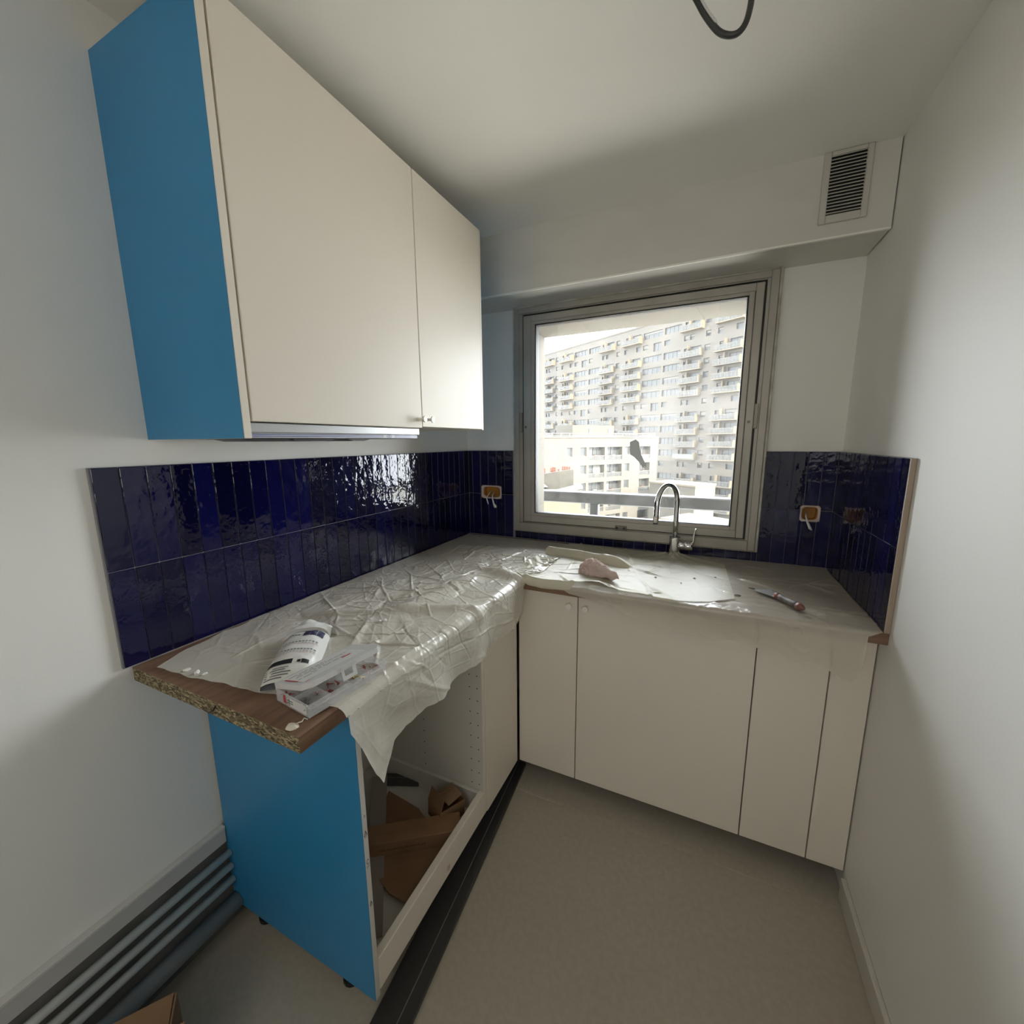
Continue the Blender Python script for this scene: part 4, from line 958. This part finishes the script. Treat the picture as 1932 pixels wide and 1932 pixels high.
# front block
D2 = Vector((.536, .8442, 0)); N2 = Vector((.8442, -.536, 0)); P1 = Vector((-13.717, 60.203, 0))
def bk(u, z, w=0): return P1+D2*u+N2*w+Vector((0, 0, z))
MK = Matrix((D2, Vector((0, 0, 1)), N2)).transposed().to_4x4()
blk = thing('apartment_block', 'cream four-storey apartment block with recessed loggias in front of the tower', 'building', loc=tuple(bk(2, GZ)))
hs = []; small2 = []; log2 = []; big2 = []
for r in range(8):
    zt = .42-2.64*r
    if r == 0: small2.append((-5.85, -4.85, zt-1.3, zt))
    small2 += [(-3.3, -2.1, zt-1.28, zt), (6.0, 7.15, zt-1.25, zt)]
    log2 += [(-1.6, 1.63, zt-1.92, zt), (2.15, 5.42, zt-1.95, zt)]; big2.append((9.5, 12.07, zt-2.0, zt))
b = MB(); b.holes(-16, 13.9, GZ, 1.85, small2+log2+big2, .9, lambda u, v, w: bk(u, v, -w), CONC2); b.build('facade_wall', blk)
b = MB(); q = [bk(-16, GZ, -12), bk(13.9, GZ, -12), bk(13.9, GZ, -1.6), bk(-16, GZ, -1.6)]; q2 = [v+Vector((0, 0, 1.75-GZ)) for v in q]
b.add(q+q2, [(0, 1, 2, 3), (4, 5, 6, 7), (0, 1, 5, 4), (1, 2, 6, 5), (2, 3, 7, 6), (3, 0, 4, 7)], CONC2); b.build('body', blk)
MB().box((0, 0, -.2), (29.9, .22, .12), mat('coping', (.06, .052, .04), .8), Matrix.Translation(bk(-16, 1.80)) @ MK).build('coping', blk)
for h in small2: place(win_mesh(h[1]-h[0], h[3]-h[2], 1, 'window'), 'window', blk, h[0], h[2], MK @ Matrix.Translation((0, 0, .08)), bk)
for h in log2+big2:
    w, hh2 = h[1]-h[0], h[3]-h[2]
    kk = ('log', round(w, 2), round(hh2, 2), random.randint(0, 2))
    if kk not in WM:
        b = MB(); b.box((0, 0, -.9), (w, hh2, -.86), WING)
        for i in range(5): b.box((w*i/4-.05, 0, -.88), (w*i/4+.05, hh2, -.78), WFR)
        if kk[3]: b.box((w*(.5 if kk[3] == 1 else .1), .0, -.82), (w*(.95 if kk[3] == 1 else .4), hh2*.92, -.78), mat('curtain', (.11, .105, .085), .8))
        b.box((.02, .0, -.10), (w-.02, .62, -.07), RAILG); b.box((0, .60, -.12), (w, .68, -.04), WFR)
        b.box((w*.45, 0, -.6), (w*.62, .75, -.3), TERRA if kk[3] == 2 else GREYI)
        WM[kk] = b.mesh('loggia')
    place(WM[kk], 'loggia', blk, h[0], h[2], MK, bk)
pt = MB(); q = [bk(-2.1, 1.8, -6), bk(2.4, 1.8, -6), bk(2.4, 1.8, -2.6), bk(-2.1, 1.8, -2.6)]
pt.box((-2.1, 1.8, -7), (6.8, 3.75, -3.2), CONC2, Matrix.Translation(P1) @ MK); pt.box((1.2, 2.5, -3.2), (1.8, 3.2, -3.12), WING, Matrix.Translation(P1) @ MK); pt.box((5.4, 1.9, -3.2), (6.3, 3.2, -3.12), WFR, Matrix.Translation(P1) @ MK)
pt.build('penthouse', blk)
b = MB()
for z in (2.45, 2.15): b.tube([bk(-16, z, -.3), bk(13.5, z, -.3)], .035, GREYI, 6)
for i in range(20): b.tube([bk(-16+i*1.55, 1.9, -.3), bk(-16+i*1.55, 2.47, -.3)], .03, GREYI, 6)
b.build('roof_railing', blk)

# stone house with chimney pots
az = R(18); RD = Vector((math.cos(az), math.sin(az), 0)); FD = Vector((-math.sin(az), math.cos(az), 0)); C0 = Vector((1.219, -2.03, 0))+FD*35
MH = Matrix((RD, Vector((0, 0, 1)), -FD)).transposed().to_4x4(); MH.translation = C0
hs_ = thing('stone_house', 'old rendered chimney wall and yellow house with terracotta pots, left in the view', 'building', loc=tuple(C0+Vector((0, 0, GZ))))
b = MB(); b.prism([(-9, GZ), (.86, GZ), (.86, -.86), (.2, -.95), (-1.6, -1.22), (-9, -2.2)], 1.2, STONE, MH); b.build('chimney_wall', hs_)
b = MB(); b.prism([(-9, GZ), (1.36, GZ), (1.36, -2.12), (-.4, -2.62), (-9, -2.75)], 3.0, YELW, MH @ Matrix.Translation((0, 0, 1.3))); b.build('yellow_wall', hs_)
b = MB(); b.prism([(-9, -2.7), (-.5, -2.62), (1.45, -2.05), (1.45, -1.97), (-.5, -2.45), (-9, -2.5)], 3.1, ZINCR, MH @ Matrix.Translation((0, 0, 1.25))); b.build('roof', hs_)
b = MB(); b.prism([(-9, -2.2), (-1.2, -2.25), (-1.75, -1.85), (-9, -1.75)], .6, ZINCR, MH @ Matrix.Translation((0, 0, 1.25))); b.build('roof', hs_)
for x, hgt in ((-1.52, .42), (-.98, .40), (-.82, .44), (-.66, .40), (-.36, .24), (-.02, .42), (.16, .40), (.34, .36), (.52, .34), (-2.3, .4), (-3.2, .4)):
    zb = -1.2+.2*(x+1.6)/1.8*.9-.03; zb = min(zb, -.88)
    b = MB(); b.tube([MH @ Vector((x, zb-.05, .6)), MH @ Vector((x, zb+hgt*.85, .6)), MH @ Vector((x, zb+hgt*.86, .6)), MH @ Vector((x, zb+hgt, .6))], [.085, .065, .080, .075], TERRA, 10)
    pot = b.build('chimney_pot', hs_)
b = MB()
for x in (-.9, -.7, .0, .4): b.box((x-.13, -.50+.12*x, .5), (x+.13, -.47+.12*x, .7), ZINCR, MH)
b.build('chimney_cap', hs_)

# low wings and garden trees further down
lw = thing('low_building', 'low cream wing with flat roof in front of the tower, behind the tap', 'building', loc=(0, 62, GZ))
b = MB(); M = Matrix.Translation(Vector((-6.0, 66.5, 0))) @ MT
b.box((-7.2, GZ, -5), (.8, -5.3, 0), CONC2, M); b.build('body', lw)
b = MB(); b.box((-7.3, -5.35, -5.1), (.9, -5.1, .1), FINM, M); b.build('coping', lw)
lw = thing('low_building', 'low pale terrace building with small dark windows beyond the railing at bottom right', 'building', loc=(4, 52, GZ))
M = Matrix.Translation(Vector((-1.0, 52, 0))) @ MT
MB().box((-12, GZ, -6), (3, -8.6, 0), CONC, M).build('body', lw)
MB().box((-12.1, -8.65, -6), (3.1, -8.45, .1), FINM, M).build('coping', lw)
for i in range(6): place(win_mesh(1.2, 1.3, 1, 'window'), 'window', lw, 0, 0, M @ Matrix.Translation((-10.5+2.1*i, -10.9, .36)), lambda u, z: Vector((0, 0, 0)))
def tree(x, y, z0, h, r, label):
    t = thing('tree', label, 'tree', loc=(x, y, z0))
    MB().tube([(x, y, z0), (x, y, z0+h*.6)], [.2, .12], BARK, 8).build('trunk', t)
    bm = bmesh.new(); bmesh.ops.create_icosphere(bm, subdivisions=4, radius=1)
    for v in bm.verts:
        n_ = 1+.35*noise.fractal(v.co*2.2+Vector((x, y, 0)), 1, 2, 4); v.co = Vector((v.co.x*r*n_, v.co.y*r*n_, v.co.z*h*.42*n_))+Vector((x, y, z0+h*.62))
    me = bpy.data.meshes.new('crown'); bm.to_mesh(me); bm.free(); me.materials.append(LEAF); link('crown', me, t)
tree(-3.0, 42, GZ, 14.2, 1.1, 'green treetop just above the sash, seen inside the tap spout')
tree(2.6, 44, GZ, 12.6, 1.5, 'green treetop low behind the railing, right of the tap')
